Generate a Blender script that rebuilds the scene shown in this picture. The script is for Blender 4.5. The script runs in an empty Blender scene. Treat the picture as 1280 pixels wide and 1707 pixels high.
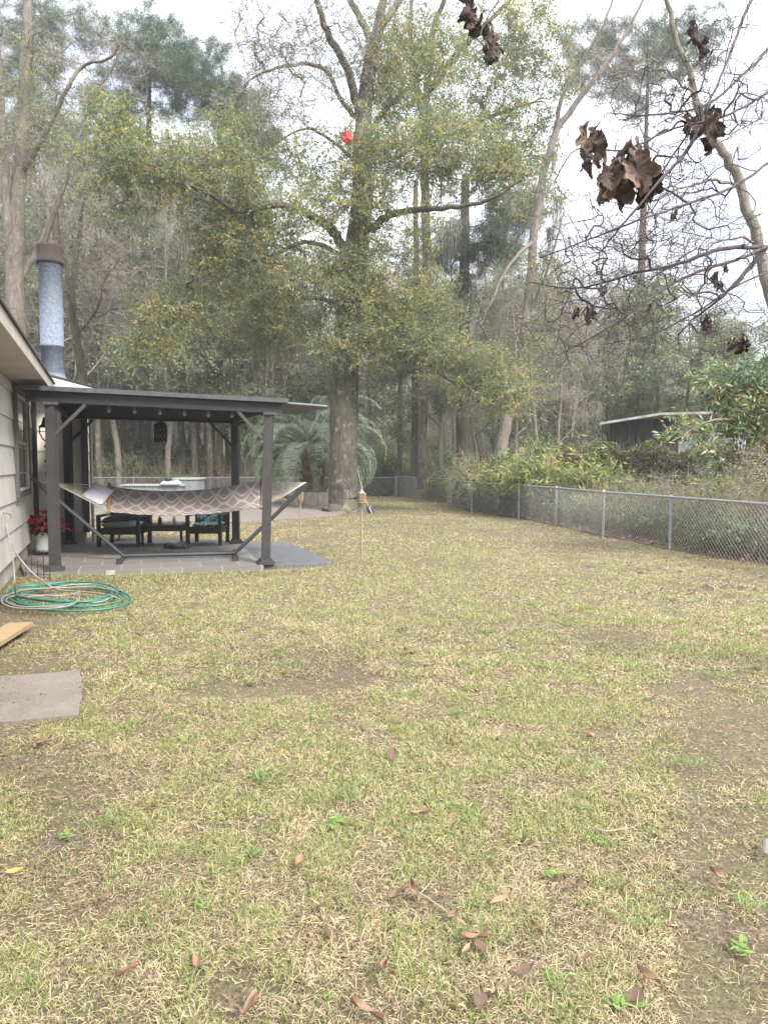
import bpy, math, random
import numpy as np
from math import sin, cos, pi, radians
from mathutils import Vector, Matrix, noise as mnoise

SC = bpy.context.scene
COL = SC.collection
F, CX, CY, PITCH, H = 1250.0, 640.0, 853.5, math.atan(78.5/1250.0), 1.7

# ------------------------------------------------------------------ camera and surveying helpers
cam_d = bpy.data.cameras.new('camera'); cam = bpy.data.objects.new('camera', cam_d); COL.objects.link(cam)
cam.location = (0, 0, H); cam.rotation_euler = (pi/2-PITCH, 0, 0)
cam_d.sensor_fit = 'VERTICAL'; cam_d.sensor_height = 24; cam_d.lens = 24*F/1707.0
cam_d.clip_start = .05; cam_d.clip_end = 3000
SC.camera = cam

def ray(px, py):
    dx = (px-CX)/F; dv = (CY-py)/F
    return np.array([dx, cos(PITCH)+dv*sin(PITCH), -sin(PITCH)+dv*cos(PITCH)])
def D(px, py, d):
    r = ray(px, py); r = r/r[1]*d
    return np.array([r[0], r[1], r[2]+H])
def G(px, py, z=0.0):
    r = ray(px, py); t = (z-H)/r[2]
    return np.array([r[0]*t, r[1]*t, z])

# ------------------------------------------------------------------ mesh builder
BASE = {}
class MB:
    def __init__(s): s.v=[]; s.f=[]; s.n=0; s.a=[]; s.m=[]
    def add(s, v, f, rnd=None, mi=0):
        v = np.asarray(v, float).reshape(-1,3); f = np.asarray(f, np.int64)
        if len(v)==0: return
        s.v.append(v); s.f.append(f+s.n); s.n += len(v)
        if rnd is None: rnd = 0.5
        a = np.empty(len(v)); a[:] = rnd; s.a.append(a)
        s.m.append(np.full(len(f), mi, np.int32))
    def box(s, c, size, ax=None, rnd=None, mi=0):
        c=np.asarray(c,float); h=np.asarray(size,float)/2
        q=np.array([[x,y,z] for x in(-1,1) for y in(-1,1) for z in(-1,1)],float)*h
        if ax is not None: q = q@np.asarray(ax,float)
        s.add(q+c, [[0,1,3,2],[4,6,7,5],[0,4,5,1],[2,3,7,6],[0,2,6,4],[1,5,7,3]], rnd, mi)
    def bar(s, a, b, w, h, up=(0,0,1), rnd=None, mi=0):
        a=np.asarray(a,float); b=np.asarray(b,float); d=b-a; L=np.linalg.norm(d); d/=L
        x=np.cross(up,d); x/= np.linalg.norm(x)+1e-9; y=np.cross(d,x)
        s.box((a+b)/2,(L,w,h),np.array([d,x,y]),rnd,mi)
    def prism(s, a, b, ra, rb, n=3, rnd=None):
        a=np.asarray(a,float).reshape(-1,3); b=np.asarray(b,float).reshape(-1,3); N=len(a)
        if N==0: return
        ra=np.broadcast_to(ra,(N,)); rb=np.broadcast_to(rb,(N,))
        d=b-a; d=d/(np.linalg.norm(d,axis=1,keepdims=True)+1e-9)
        up=np.where(np.abs(d[:,2:3])>.9,np.array([[1.,0,0]]),np.array([[0,0,1.]]))
        x=np.cross(d,up); x/=np.linalg.norm(x,axis=1,keepdims=True)+1e-9; y=np.cross(d,x)
        t=np.arange(n)/n*2*pi
        ring=x[:,None,:]*np.cos(t)[None,:,None]+y[:,None,:]*np.sin(t)[None,:,None]
        va=a[:,None,:]+ring*ra[:,None,None]; vb=b[:,None,:]+ring*rb[:,None,None]
        v=np.concatenate([va,vb],1).reshape(-1,3)
        i=np.arange(n); j=(i+1)%n
        f=np.stack([i,j,j+n,i+n],1)[None]+(np.arange(N)*2*n)[:,None,None]
        r=None if rnd is None else np.repeat(np.broadcast_to(rnd,(N,)),2*n)
        s.add(v,f.reshape(-1,4),r)
    def tube(s, pts, rad, n=8, rnd=None, flare=None, cap=True, lump=0, seed=0):
        P=np.asarray(pts,float); K=len(P); R=np.broadcast_to(rad,(K,)).astype(float)
        T=np.gradient(P,axis=0); T/=np.linalg.norm(T,axis=1,keepdims=True)+1e-9
        up=np.array([0.,1,0]) if abs(T[0][1])<.9 else np.array([1.,0,0])
        x=np.cross(up,T[0]); x/=np.linalg.norm(x); t=np.arange(n)/n*2*pi; out=[]
        for k in range(K):
            x=x-T[k]*np.dot(x,T[k]); x/=np.linalg.norm(x)+1e-9; y=np.cross(T[k],x)
            r=np.full(n,R[k])
            if flare is not None: r=r*flare(k,t)
            if lump:
                r=r*np.array([1+lump*mnoise.noise(Vector((cos(q)*1.3+seed,sin(q)*1.3,P[k][2]*1.2))) for q in t])
            out.append(P[k]+(x[None]*np.cos(t)[:,None]+y[None]*np.sin(t)[:,None])*r[:,None])
        v=np.concatenate(out); i=np.arange(n); j=(i+1)%n
        f=(np.stack([i,j,j+n,i+n],1)[None]+(np.arange(K-1)*n)[:,None,None]).reshape(-1,4)
        s.add(v,f,rnd)
        if cap:
            s.add(out[-1],[list(range(n))] ,rnd) if n==4 else s._fan(out[-1],P[-1],rnd)
            s._fan(out[0][::-1],P[0],rnd)
    def _fan(s, ringv, c, rnd):
        n=len(ringv); v=np.vstack([ringv,np.asarray(c)[None]])
        s.add(v,[[i,(i+1)%n,n,n] for i in range(n)],rnd)
    def lathe(s, c, prof, n=20, rnd=None):
        c=np.asarray(c,float); t=np.arange(n)/n*2*pi; v=[]
        for r,z in prof: v.append(np.stack([c[0]+r*np.cos(t),c[1]+r*np.sin(t),np.full(n,c[2]+z)],1))
        i=np.arange(n); j=(i+1)%n
        f=(np.stack([i,j,j+n,i+n],1)[None]+(np.arange(len(prof)-1)*n)[:,None,None]).reshape(-1,4)
        s.add(np.concatenate(v),f,rnd)
    def grid(s, fn, nu, nv, rnd=None):
        v=np.array([fn(i/(nu-1),j/(nv-1)) for i in range(nu) for j in range(nv)],float)
        f=[[i*nv+j,(i+1)*nv+j,(i+1)*nv+j+1,i*nv+j+1] for i in range(nu-1) for j in range(nv-1)]
        s.add(v,f,rnd)
    def build(s, name, mat, parent=None, smooth=False, loc=None, uv=None):
        V=np.concatenate(s.v) if s.v else np.zeros((0,3))
        b=np.zeros(3)
        if parent is not None: b=BASE[parent]
        elif loc is not None: b=np.asarray(loc,float)
        V=V-b
        me=bpy.data.meshes.new(name)
        tris=[];  # quads with repeated last index are triangles
        Fq=np.concatenate(s.f) if s.f else np.zeros((0,4),np.int64)
        M=np.concatenate(s.m) if s.m else np.zeros(0,np.int32)
        isT=(Fq[:,2]==Fq[:,3]); cnt=np.where(isT,3,4)
        mask=np.ones(Fq.shape,bool); mask[isT,3]=False
        loops=Fq[mask]
        me.vertices.add(len(V)); me.vertices.foreach_set('co',V.astype(np.float32).ravel())
        me.loops.add(len(loops)); me.loops.foreach_set('vertex_index',loops.astype(np.int32))
        me.polygons.add(len(cnt)); st=np.concatenate([[0],np.cumsum(cnt)[:-1]]).astype(np.int32)
        me.polygons.foreach_set('loop_start',st)
        me.polygons.foreach_set('loop_total',cnt.astype(np.int32))
        mats = mat if isinstance(mat,(list,tuple)) else [mat]
        for m in mats: me.materials.append(m)
        if len(mats)>1: me.polygons.foreach_set('material_index',M)
        me.polygons.foreach_set('use_smooth',np.full(len(cnt),bool(smooth)))
        at=me.attributes.new('rnd','FLOAT','POINT'); at.data.foreach_set('value',np.concatenate(s.a).astype(np.float32))
        me.update(calc_edges=True)
        o=bpy.data.objects.new(name,me); COL.objects.link(o)
        if parent is not None: o.parent=parent; BASE[o]=b
        else:
            BASE[o]=b
            if loc is not None: o.location=loc
        return o

def tag(o,label=None,cat=None,group=None,kind=None):
    if label: o['label']=label
    if cat: o['category']=cat
    if group: o['group']=group
    if kind: o['kind']=kind
    return o
def thing(name,loc,label,cat,group=None):
    o=bpy.data.objects.new(name,None); COL.objects.link(o); o.location=tuple(float(c) for c in loc); o.empty_display_size=.2
    BASE[o]=np.asarray(loc,float); return tag(o,label,cat,group)
def copy_tree(o,parent=None):
    c=o.copy(); COL.objects.link(c)
    if parent is not None: c.parent=parent
    for ch in o.children: copy_tree(ch,c)
    return c

# ------------------------------------------------------------------ materials
MATS={}
class NT:
    def __init__(s,name):
        s.m=bpy.data.materials.new(name); s.m.use_nodes=True; s.t=s.m.node_tree; s.t.nodes.clear()
        s.out=s.t.nodes.new('ShaderNodeOutputMaterial')
    def n(s,ty,**kw):
        nd=s.t.nodes.new(ty)
        for k,v in kw.items():
            if k.startswith('i_'):
                key=k[2:].replace('_',' '); nd.inputs[key].default_value=v
            else: setattr(nd,k,v)
        return nd
    def l(s,a,b): s.t.links.new(a,b)
    def ramp(s,fac,stops,interp='LINEAR'):
        r=s.n('ShaderNodeValToRGB'); r.color_ramp.interpolation=interp
        e=r.color_ramp.elements
        while len(e)<len(stops): e.new(.5)
        for el,(p,c) in zip(e,stops): el.position=p; el.color=(*c,1) if len(c)==3 else c
        s.l(fac,r.inputs[0]); return r.outputs[0]
    def noise(s,vec,scale,detail=4,rough=.55,dist=0):
        n=s.n('ShaderNodeTexNoise'); n.inputs['Scale'].default_value=scale; n.inputs['Detail'].default_value=detail
        n.inputs['Roughness'].default_value=rough; n.inputs['Distortion'].default_value=dist
        if vec is not None: s.l(vec,n.inputs['Vector'])
        return n.outputs['Fac']
    def mapping(s,scale,coord='Object'):
        tc=s.n('ShaderNodeTexCoord'); mp=s.n('ShaderNodeMapping'); mp.inputs['Scale'].default_value=scale
        s.l(tc.outputs[coord],mp.inputs['Vector']); return mp.outputs[0]
    def mix(s,fac,a,b,blend='MIX'):
        m=s.n('ShaderNodeMix',data_type='RGBA',blend_type=blend)
        for v,i in ((fac,0),(a,6),(b,7)):
            if isinstance(v,(int,float)): m.inputs[i].default_value=v
            elif isinstance(v,tuple): m.inputs[i].default_value=(*v,1)
            else: s.l(v,m.inputs[i])
        return m.outputs[2]
    def math(s,op,a,b=0.0,c=None):
        m=s.n('ShaderNodeMath',operation=op)
        for i,v in enumerate((a,b,c)):
            if v is None: continue
            if isinstance(v,(int,float)): m.inputs[i].default_value=v
            else: s.l(v,m.inputs[i])
        return m.outputs[0]
    def bsdf(s,col,rough=.7,metal=0,bump=None,bs=.3,bd=.01,spec=None):
        b=s.n('ShaderNodeBsdfPrincipled')
        if isinstance(col,tuple): b.inputs['Base Color'].default_value=(*col,1)
        else: s.l(col,b.inputs['Base Color'])
        if isinstance(rough,(int,float)): b.inputs['Roughness'].default_value=rough
        else: s.l(rough,b.inputs['Roughness'])
        b.inputs['Metallic'].default_value=metal
        if spec is not None: b.inputs['Specular IOR Level'].default_value=spec
        if bump is not None:
            bn=s.n('ShaderNodeBump'); bn.inputs['Strength'].default_value=bs; bn.inputs['Distance'].default_value=bd
            s.l(bump,bn.inputs['Height']); s.l(bn.outputs[0],b.inputs['Normal'])
        s.l(b.outputs[0],s.out.inputs['Surface']); return b
def simple(name,c1,c2=None,rough=.6,metal=0,scale=8,bs=.2,bd=.004,stretch=(1,1,1)):
    t=NT(name); v=t.mapping(stretch); f=t.noise(v,scale,5,.6)
    c2=c2 or tuple(x*.75 for x in c1)
    col=t.ramp(f,[(.3,c2),(.68,c1)])
    t.bsdf(col,rough,metal,f,bs,bd); return t.m
def leafmat(name,stops,trans=.35,rough=.5,grey=None):
    t=NT(name); a=t.n('ShaderNodeAttribute',attribute_name='rnd')
    col=t.ramp(a.outputs['Fac'],stops)
    d=t.n('ShaderNodeBsdfPrincipled'); t.l(col,d.inputs['Base Color']); d.inputs['Roughness'].default_value=rough
    d.inputs['Specular IOR Level'].default_value=.35
    tr=t.n('ShaderNodeBsdfTranslucent'); t.l(col,tr.inputs['Color'])
    mx=t.n('ShaderNodeMixShader'); mx.inputs[0].default_value=trans
    t.l(d.outputs[0],mx.inputs[1]); t.l(tr.outputs[0],mx.inputs[2]); t.l(mx.outputs[0],t.out.inputs['Surface'])
    return t.m
def bark(name,dark,light,lichen=(.42,.43,.38),lt=.62,scale=3.0):
    t=NT(name); v=t.mapping((1,1,.28)); f=t.noise(v,scale*3.5,8,.65,.4)
    col=t.ramp(f,[(.32,dark),(.66,light)])
    v2=t.mapping((1,1,.7)); g=t.noise(v2,scale*1.7,6,.7)
    k=t.ramp(g,[(lt,(0,0,0)),(lt+.06,(1,1,1))])
    col=t.mix(k,col,lichen)
    m=t.noise(t.mapping((1,1,1)),.9,3); col=t.mix(t.ramp(m,[(.45,(0,0,0)),(.7,(.5,.5,.5))]),col,tuple(x*.8 for x in (.17,.19,.1)))
    t.bsdf(col,.9,0,f,.9,.05,.2); return t.m

# value noise for laying things out on the ground
def vnoise(x,y,scale,seed):
    rs=np.random.RandomState(seed); T=rs.rand(128,128)
    x=np.asarray(x)*scale+500.3; y=np.asarray(y)*scale+500.7
    xi=np.floor(x).astype(int); yi=np.floor(y).astype(int); fx=x-xi; fy=y-yi
    fx=fx*fx*(3-2*fx); fy=fy*fy*(3-2*fy)
    g=lambda a,b:T[a%128,b%128]
    return (g(xi,yi)*(1-fx)+g(xi+1,yi)*fx)*(1-fy)+(g(xi,yi+1)*(1-fx)+g(xi+1,yi+1)*fx)*fy
def fbm(x,y,scale,seed,o=4):
    s=0;a=1;t=0
    for k in range(o): s=s+a*vnoise(x,y,scale*2**k,seed+k); t+=a; a*=.55
    return s/t

# ------------------------------------------------------------------ leaves and branch growing
def unit(a): return a/(np.linalg.norm(a,axis=-1,keepdims=True)+1e-9)
def leaves(mb,pos,dr,L,W,rnd,rng,fold=0.0,flat=.6):
    """pointed leaf blades (rhombs) at pos along dr"""
    N=len(pos)
    nr=rng.normal(size=(N,3)); nr[:,2]+=flat*rng.choice([1,1.0],N)
    s=unit(np.cross(dr,nr)); L=np.broadcast_to(L,(N,))[:,None]; W=np.broadcast_to(W,(N,))[:,None]
    a=pos; b=pos+dr*L*.45+s*W*.5; c=pos+dr*L; d=pos+dr*L*.45-s*W*.5
    v=np.stack([a,b,c,d],1).reshape(-1,3)
    f=np.arange(4)[None]+(np.arange(N)*4)[:,None]
    mb.add(v,f,np.repeat(rnd,4))
def grow(rng,limbs,targets,step=.5,tip=.007,ex=2.3,wob=.12,sag=.0,cost=.0):
    """limbs: list of (pts,radii). connects every target to the skeleton with a curved branch."""
    P=[];par=[];fix=[];term=[];dirs=[]
    for pts,rad in limbs:
        pts=np.asarray(pts,float); prev=-1
        for k,(p,r) in enumerate(zip(pts,np.broadcast_to(rad,(len(pts),)))):
            P.append(p);par.append(prev);fix.append(r)
            dirs.append(unit(pts[min(k+1,len(pts)-1)]-pts[max(k-1,0)])); prev=len(P)-1
    n0=len(P); T=np.asarray(targets,float)
    cap=n0+len(T)*14; A=np.zeros((cap,3)); A[:n0]=P
    C=np.zeros(cap)                      # cost: later nodes dearer
    d0=np.array([np.min(np.linalg.norm(A[:n0]-t,axis=1)) for t in T]); order=np.argsort(d0)
    nn=n0; par=list(par); RN=[0]*n0
    for ti in order:
        t=T[ti]; dv=A[:nn]-t; dist=np.sqrt((dv**2).sum(1))+C[:nn]
        dist=dist+np.where(A[:nn,2]>t[2]+.3,.35*(A[:nn,2]-t[2]),0)
        k=int(np.argmin(dist)); p0=A[k].copy(); d=np.linalg.norm(t-p0)
        if d<step*.35: term.append(k); continue
        m=min(12,max(2,int(d/step))); c1=p0+dirs[k]*d*.35+np.array([0,0,d*.08])
        c2=t-unit(t-p0)*d*.3+np.array([0,0,sag*d])
        prev=k; last=p0
        for q in range(1,m+1):
            s=q/m; b=(1-s)**3*p0+3*(1-s)**2*s*c1+3*(1-s)*s*s*c2+s**3*t
            if q<m: b=b+rng.normal(size=3)*wob*d/m
            A[nn]=b; par.append(prev); dirs.append(unit(b-last)); C[nn]=C[k]+cost*s*d; fix.append(0); last=b; prev=nn; nn+=1
        term.append(nn-1)
    A=A[:nn]; par=np.array(par); fixr=np.array(fix)
    acc=np.zeros(nn); kids=np.zeros(nn,int)
    for i in range(nn-1,n0-1,-1):
        if acc[i]==0: acc[i]=tip**ex
        acc[par[i]]+=acc[i] if par[i]>=n0 else 0
    rad=acc**(1/ex); rad[:n0]=fixr[:n0]
    seg=np.arange(n0,nn); pr=par[seg]
    ra=np.minimum(rad[pr],np.maximum(rad[seg]*1.25,tip)); 
    return dict(P=A,par=par,rad=rad,n0=n0,term=np.array(sorted(set(term))),seg=seg,ra=ra)
def wood(mb,g,limbs,nthick=8,lump=.0,seed=0,flare=None,rnd=.5,big=.03):
    for k,(pts,rad) in enumerate(limbs):
        mb.tube(pts,rad,nthick if np.max(rad)>.12 else 6,rnd,flare if k==0 else None,lump=lump,seed=seed)
    if g is None: return
    s=g['seg']; p=g['par'][s]; R=g['rad'][s]
    b=R>big
    for msk,n in ((b,6),(~b,3)):
        mb.prism(g['P'][p[msk]],g['P'][s[msk]],g['ra'][msk],R[msk],n,rnd)
def smooth_line(pts,rad,sub=5,rng=None,wob=0.0):
    """Catmull-Rom through traced points"""
    P=np.asarray(pts,float); R=np.asarray(rad,float)
    if len(R)!=len(P): R=np.interp(np.linspace(0,1,len(P)),np.linspace(0,1,len(R)),R)
    Q=np.vstack([2*P[0]-P[1],P,2*P[-1]-P[-2]]); out=[];ro=[]
    for i in range(1,len(Q)-2):
        for k in range(sub):
            t=k/sub; a,b,c,d=Q[i-1],Q[i],Q[i+1],Q[i+2]
            out.append(.5*((2*b)+(-a+c)*t+(2*a-5*b+4*c-d)*t*t+(-a+3*b-3*c+d)*t**3))
            ro.append(R[i-1]*(1-t)+R[i]*t)
    out.append(P[-1]); ro.append(R[-1]); out=np.array(out); ro=np.array(ro)
    if rng is not None and wob: out[1:-1]+=rng.normal(size=out[1:-1].shape)*wob
    return out,ro
def lobe_pts(rng,lobes,clump=.0):
    """lobes: (centre xyz, radii xyz, count): points in uneven ellipsoids"""
    out=[]
    for c,r,n in lobes:
        d=unit(rng.normal(size=(n,3))); q=rng.rand(n,1)**.45
        out.append(np.asarray(c)+d*q*np.asarray(r))
    return np.concatenate(out)
def twigs(mb,lf,rng,pts,ntw,tl,nl,L,W,droop=0.0,tr=.0035,out=None,rnd_lo=0,rnd_hi=1,flat=.6,clr=.25,leafdroop=.3,wr=.5):
    """fine twigs at pts with leaves along them"""
    N=len(pts)
    if N==0: return
    B=np.repeat(pts,ntw,0); d=rng.normal(size=B.shape); d[:,2]=d[:,2]*.7-droop
    if out is not None: d+=out*np.repeat(1,1)
    d=unit(d); ln=tl*(.5+rng.rand(len(B))); E=B+d*ln[:,None]
    if mb is not None: mb.prism(B,E,tr,tr*.5,3,wr)
    if lf is None or nl==0: return
    base=np.repeat(rng.rand(N),ntw)
    M=len(B)*nl; i=np.repeat(np.arange(len(B)),nl); t=rng.rand(M)
    p=B[i]+d[i]*(ln[i]*(.15+.9*t))[:,None]+rng.normal(size=(M,3))*L*.25
    ld=unit(d[i]*.5+rng.normal(size=(M,3))*.8+np.array([0,0,-leafdroop]))
    r=np.clip(base[i]*(1-clr*0)+rng.normal(size=M)*.28*1.0 -.0,0,1)*(rnd_hi-rnd_lo)+rnd_lo
    leaves(lf,p,ld,L*(.7+.6*rng.rand(M)),W*(.7+.6*rng.rand(M)),r,rng,flat=flat)
def moss(mb,rng,pts,n,L=.9,w=.012):
    """hanging strands"""
    B=np.repeat(pts,n,0)+rng.normal(size=(len(pts)*n,3))*np.array([.12,.12,.05])
    M=len(B); ln=L*(.25+rng.rand(M)*.9); r=rng.rand(M)
    prev=B
    for k in range(3):
        nx=prev+np.stack([rng.normal(size=M)*.05,rng.normal(size=M)*.05,-ln/3],1)
        mb.prism(prev,nx,w*(1-.3*k),w*(.7-.3*k),3,r); prev=nx
SKYB,SUNE,EXPO,HAZE=.72,1.5,2.35,.0010
# ================================================================== light and sky
EL,AZ=radians(42),radians(138)      # sun high, from the right and slightly behind
w=bpy.data.worlds.new('World'); SC.world=w; w.use_nodes=True; t=w.node_tree; t.nodes.clear()
o_=t.nodes.new('ShaderNodeOutputWorld'); sky=t.nodes.new('ShaderNodeTexSky'); sky.sky_type='NISHITA'; sky.sun_disc=False
sky.sun_elevation=EL; sky.sun_rotation=AZ; sky.dust_density=3
b1=t.nodes.new('ShaderNodeBackground'); b1.inputs[1].default_value=.12; t.links.new(sky.outputs[0],b1.inputs[0])
b2=t.nodes.new('ShaderNodeBackground'); b2.inputs[1].default_value=SKYB
tc=t.nodes.new('ShaderNodeTexCoord'); mp=t.nodes.new('ShaderNodeMapping'); mp.inputs['Scale'].default_value=(1,1,2.2)
nz=t.nodes.new('ShaderNodeTexNoise'); nz.inputs['Scale'].default_value=2.2; nz.inputs['Detail'].default_value=5; nz.inputs['Roughness'].default_value=.5
t.links.new(tc.outputs['Generated'],mp.inputs[0]); t.links.new(mp.outputs[0],nz.inputs['Vector'])
cr=t.nodes.new('ShaderNodeValToRGB'); cr.color_ramp.elements[0].position=.38; cr.color_ramp.elements[0].color=(.50,.55,.68,1)
cr.color_ramp.elements[1].position=.62; cr.color_ramp.elements[1].color=(1,1,1,1)
sxyz=t.nodes.new('ShaderNodeSeparateXYZ'); t.links.new(tc.outputs['Generated'],sxyz.inputs[0])
gr=t.nodes.new('ShaderNodeMapRange'); gr.inputs['From Min'].default_value=0; gr.inputs['From Max'].default_value=1; gr.inputs['To Min'].default_value=SKYB*.13; gr.inputs['To Max'].default_value=SKYB*1.55
t.links.new(sxyz.outputs[2],gr.inputs['Value']); t.links.new(gr.outputs[0],b2.inputs[1])
t.links.new(nz.outputs['Fac'],cr.inputs[0]); t.links.new(cr.outputs[0],b2.inputs[0])
mx=t.nodes.new('ShaderNodeMixShader'); mx.inputs[0].default_value=.9
t.links.new(b1.outputs[0],mx.inputs[1]); t.links.new(b2.outputs[0],mx.inputs[2]); t.links.new(mx.outputs[0],o_.inputs[0])
sl=bpy.data.lights.new('sun','SUN'); sl.energy=SUNE; sl.angle=radians(14); sl.color=(1,.95,.87)
so=bpy.data.objects.new('sun',sl); COL.objects.link(so)
sd=Vector((sin(AZ)*cos(EL),cos(AZ)*cos(EL),sin(EL))); so.rotation_euler=sd.to_track_quat('Z','Y').to_euler()
vs=SC.view_settings; vs.view_transform='Standard'; vs.look='None'; vs.gamma=1; vs.use_curve_mapping=False; vs.exposure=EXPO
SC.cycles.use_denoising=True
SC.cycles.max_bounces=6; SC.cycles.diffuse_bounces=3; SC.cycles.transmission_bounces=4; SC.cycles.volume_bounces=1
SC.cycles.caustics_reflective=False; SC.cycles.caustics_refractive=False

# ================================================================== ground
def ground_mat():
    t=NT('soil_and_thatch'); v=t.mapping((1,1,1))
    fine=t.noise(v,60,6,.7); mid=t.noise(v,3.2,6,.62); big=t.noise(v,.5,4,.6)
    soil=t.ramp(fine,[(.3,(.07,.055,.045)),(.7,(.20,.165,.14))])
    thatch=t.ramp(fine,[(.3,(.06,.045,.032)),(.5,(.13,.10,.068)),(.72,(.30,.24,.16))])
    grn=t.ramp(fine,[(.3,(.06,.055,.03)),(.7,(.20,.175,.10))])
    a=t.ramp(mid,[(.42,(0,0,0)),(.58,(1,1,1))]); c=t.mix(a,thatch,grn)
    b=t.ramp(t.noise(v,1.1,7,.68),[(.56,(0,0,0)),(.66,(1,1,1))]); c=t.mix(t.math('MULTIPLY',b,.75),c,soil)
    # woodland floor beyond the fence
    tc=t.n('ShaderNodeTexCoord'); sp=t.n('ShaderNodeSeparateXYZ'); t.l(tc.outputs['Object'],sp.inputs[0])
    lit=t.ramp(t.noise(v,9,6,.7),[(.3,(.07,.05,.034)),(.5,(.16,.115,.075)),(.7,(.27,.205,.14))])
    far=t.math('GREATER_THAN',sp.outputs[1],41.2)
    # right boundary line of the lawn: x > 7.75 - .118*y
    bx=t.math('ADD',sp.outputs[0],t.math('MULTIPLY',sp.outputs[1],.15)); rt=t.math('GREATER_THAN',bx,8.15)
    c=t.mix(t.math('MAXIMUM',far,rt),c,lit)
    t.bsdf(c,.95,0,fine,.8,.02,.15); return t.m
GM=ground_mat()
def ground_h(x,y):
    return (fbm(x,y,.9,5,3)-.5)*.05*np.clip((y-0)/3,0,1)
mb=MB(); xs=np.concatenate([[-900,-300,-120,-50],np.linspace(-26,22,150),[50,120,300,900]]); ys=np.concatenate([[-300,-60,-12],np.linspace(-2,46,150),[70,120,300,1200]])
X,Y=np.meshgrid(xs,ys,indexing='ij'); Z=np.where((np.abs(X)<40)&(Y<60)&(Y>-5),ground_h(X,Y)*(Y>0),0)-.02
# patio and slabs sit in level ground
nv=len(ys); V=np.stack([X,Y,Z],-1).reshape(-1,3)
i,j=np.meshgrid(np.arange(len(xs)-1),np.arange(nv-1),indexing='ij'); i=i.ravel(); j=j.ravel()
mb.add(V,np.stack([i*nv+j,(i+1)*nv+j,(i+1)*nv+j+1,i*nv+j+1],1))
tag(mb.build('ground',GM,smooth=True),kind='structure')

# slab of poured concrete in the lower left, pad by the planter
conc=NT('concrete'); v=conc.mapping((1,1,1)); f1=conc.noise(v,45,6,.7); f2=conc.noise(v,2.5,6,.7)
cc=conc.mix(conc.ramp(f2,[(.35,(0,0,0)),(.7,(1,1,1))]),conc.ramp(f1,[(.3,(.10,.083,.066)),(.7,(.175,.15,.122))]),conc.ramp(f1,[(.3,(.15,.127,.104)),(.7,(.24,.21,.175))]))
cc=conc.mix(conc.ramp(conc.noise(v,90,2,.5),[(.68,(0,0,0)),(.74,(.7,.7,.7))]),cc,(.42,.37,.25))
conc.bsdf(cc,.9,0,f1,.5,.01); CONC=conc.m
def slab(name,poly,z0,z1,mat,jit=0,rng=None):
    mb=MB(); P=np.asarray(poly)[:,:2]; n=len(P)
    if jit:
        Q=[]
        for k in range(n):
            a,b=P[k],P[(k+1)%n]; m=max(2,int(np.linalg.norm(b-a)/.12))
            for q in range(m): Q.append(a+(b-a)*q/m+rng.normal(size=2)*jit)
        P=np.array(Q); n=len(P)
    top=np.c_[P,np.full(n,z1)]; bot=np.c_[P,np.full(n,z0)]; c=np.r_[P.mean(0),z1]
    mb._fan(top,c,None); i=np.arange(n); j=(i+1)%n
    mb.add(np.vstack([bot,top]),np.stack([i,j,j+n,i+n],1)); return mb.build(name,mat)
R0=np.random.RandomState(3)
STEP=[G(-160,1143),G(60,1128),G(134,1120),G(138,1150),G(134,1196),G(60,1204),G(-160,1222)]
tag(slab('stepping_slab',STEP,-.1,.022,CONC,.005,R0),'worn grey-brown concrete slab set in the lawn at the lower left','slab')
tag(slab('pathway',[G(100,838),G(560,838),G(585,850),G(560,862),G(400,872),G(100,866)],-.1,.03,CONC,.02,R0),kind='structure')

# ================================================================== patio
tl=NT('patio_tile'); tcn=tl.n('ShaderNodeTexCoord'); mpn=tl.n('ShaderNodeMapping'); mpn.inputs['Rotation'].default_value=(0,0,radians(-18)); tl.l(tcn.outputs['Object'],mpn.inputs[0])
bk=tl.n('ShaderNodeTexBrick'); tl.l(mpn.outputs[0],bk.inputs['Vector']); bk.offset=.5
for k_,v_ in (('Color1',(.20,.185,.172,1)),('Color2',(.165,.153,.143,1)),('Mortar',(.42,.40,.38,1)),('Scale',1.0),('Mortar Size',.007),('Brick Width',.62),('Row Height',.62)): bk.inputs[k_].default_value=v_
nf=tl.noise(mpn.outputs[0],5,6,.65); tc2=tl.mix(tl.ramp(nf,[(.35,(0,0,0)),(.75,(.55,.55,.55))]),bk.outputs['Color'],(.16,.15,.14))
tl.bsdf(tc2,.45,0,nf,.1,.004); 
tag(slab('patio',[G(42,962),G(98,959),G(440,949),G(396,905),G(150,901),G(40,915),G(30,935)],-.1,.055,tl.m),kind='structure')
dk=NT('deck_mat'); v=dk.mapping((1,1,1)); wv=dk.n('ShaderNodeTexWave',wave_type='BANDS'); wv.inputs['Scale'].default_value=2.2; mp2=dk.n('ShaderNodeMapping'); mp2.inputs['Rotation'].default_value=(0,0,radians(-35)); dk.l(v,mp2.inputs[0]); dk.l(mp2.outputs[0],wv.inputs[0])
dn=dk.noise(v,4,5,.6); dk.bsdf(dk.mix(dk.ramp(wv.outputs['Fac'],[(.85,(0,0,0)),(.95,(.6,.6,.6))]),dk.ramp(dn,[(.3,(.09,.093,.10)),(.7,(.14,.143,.15))]),(.06,.06,.065)),.6,0,wv.outputs['Fac'],.3,.006)
tag(slab('outdoor_mat',[G(437,946),G(520,944),G(553,940),G(520,924),G(478,906),G(398,907)],-.05,.03,dk.m),'dark grey ribbed deck mat laid on the grass beside the patio','mat')

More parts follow.
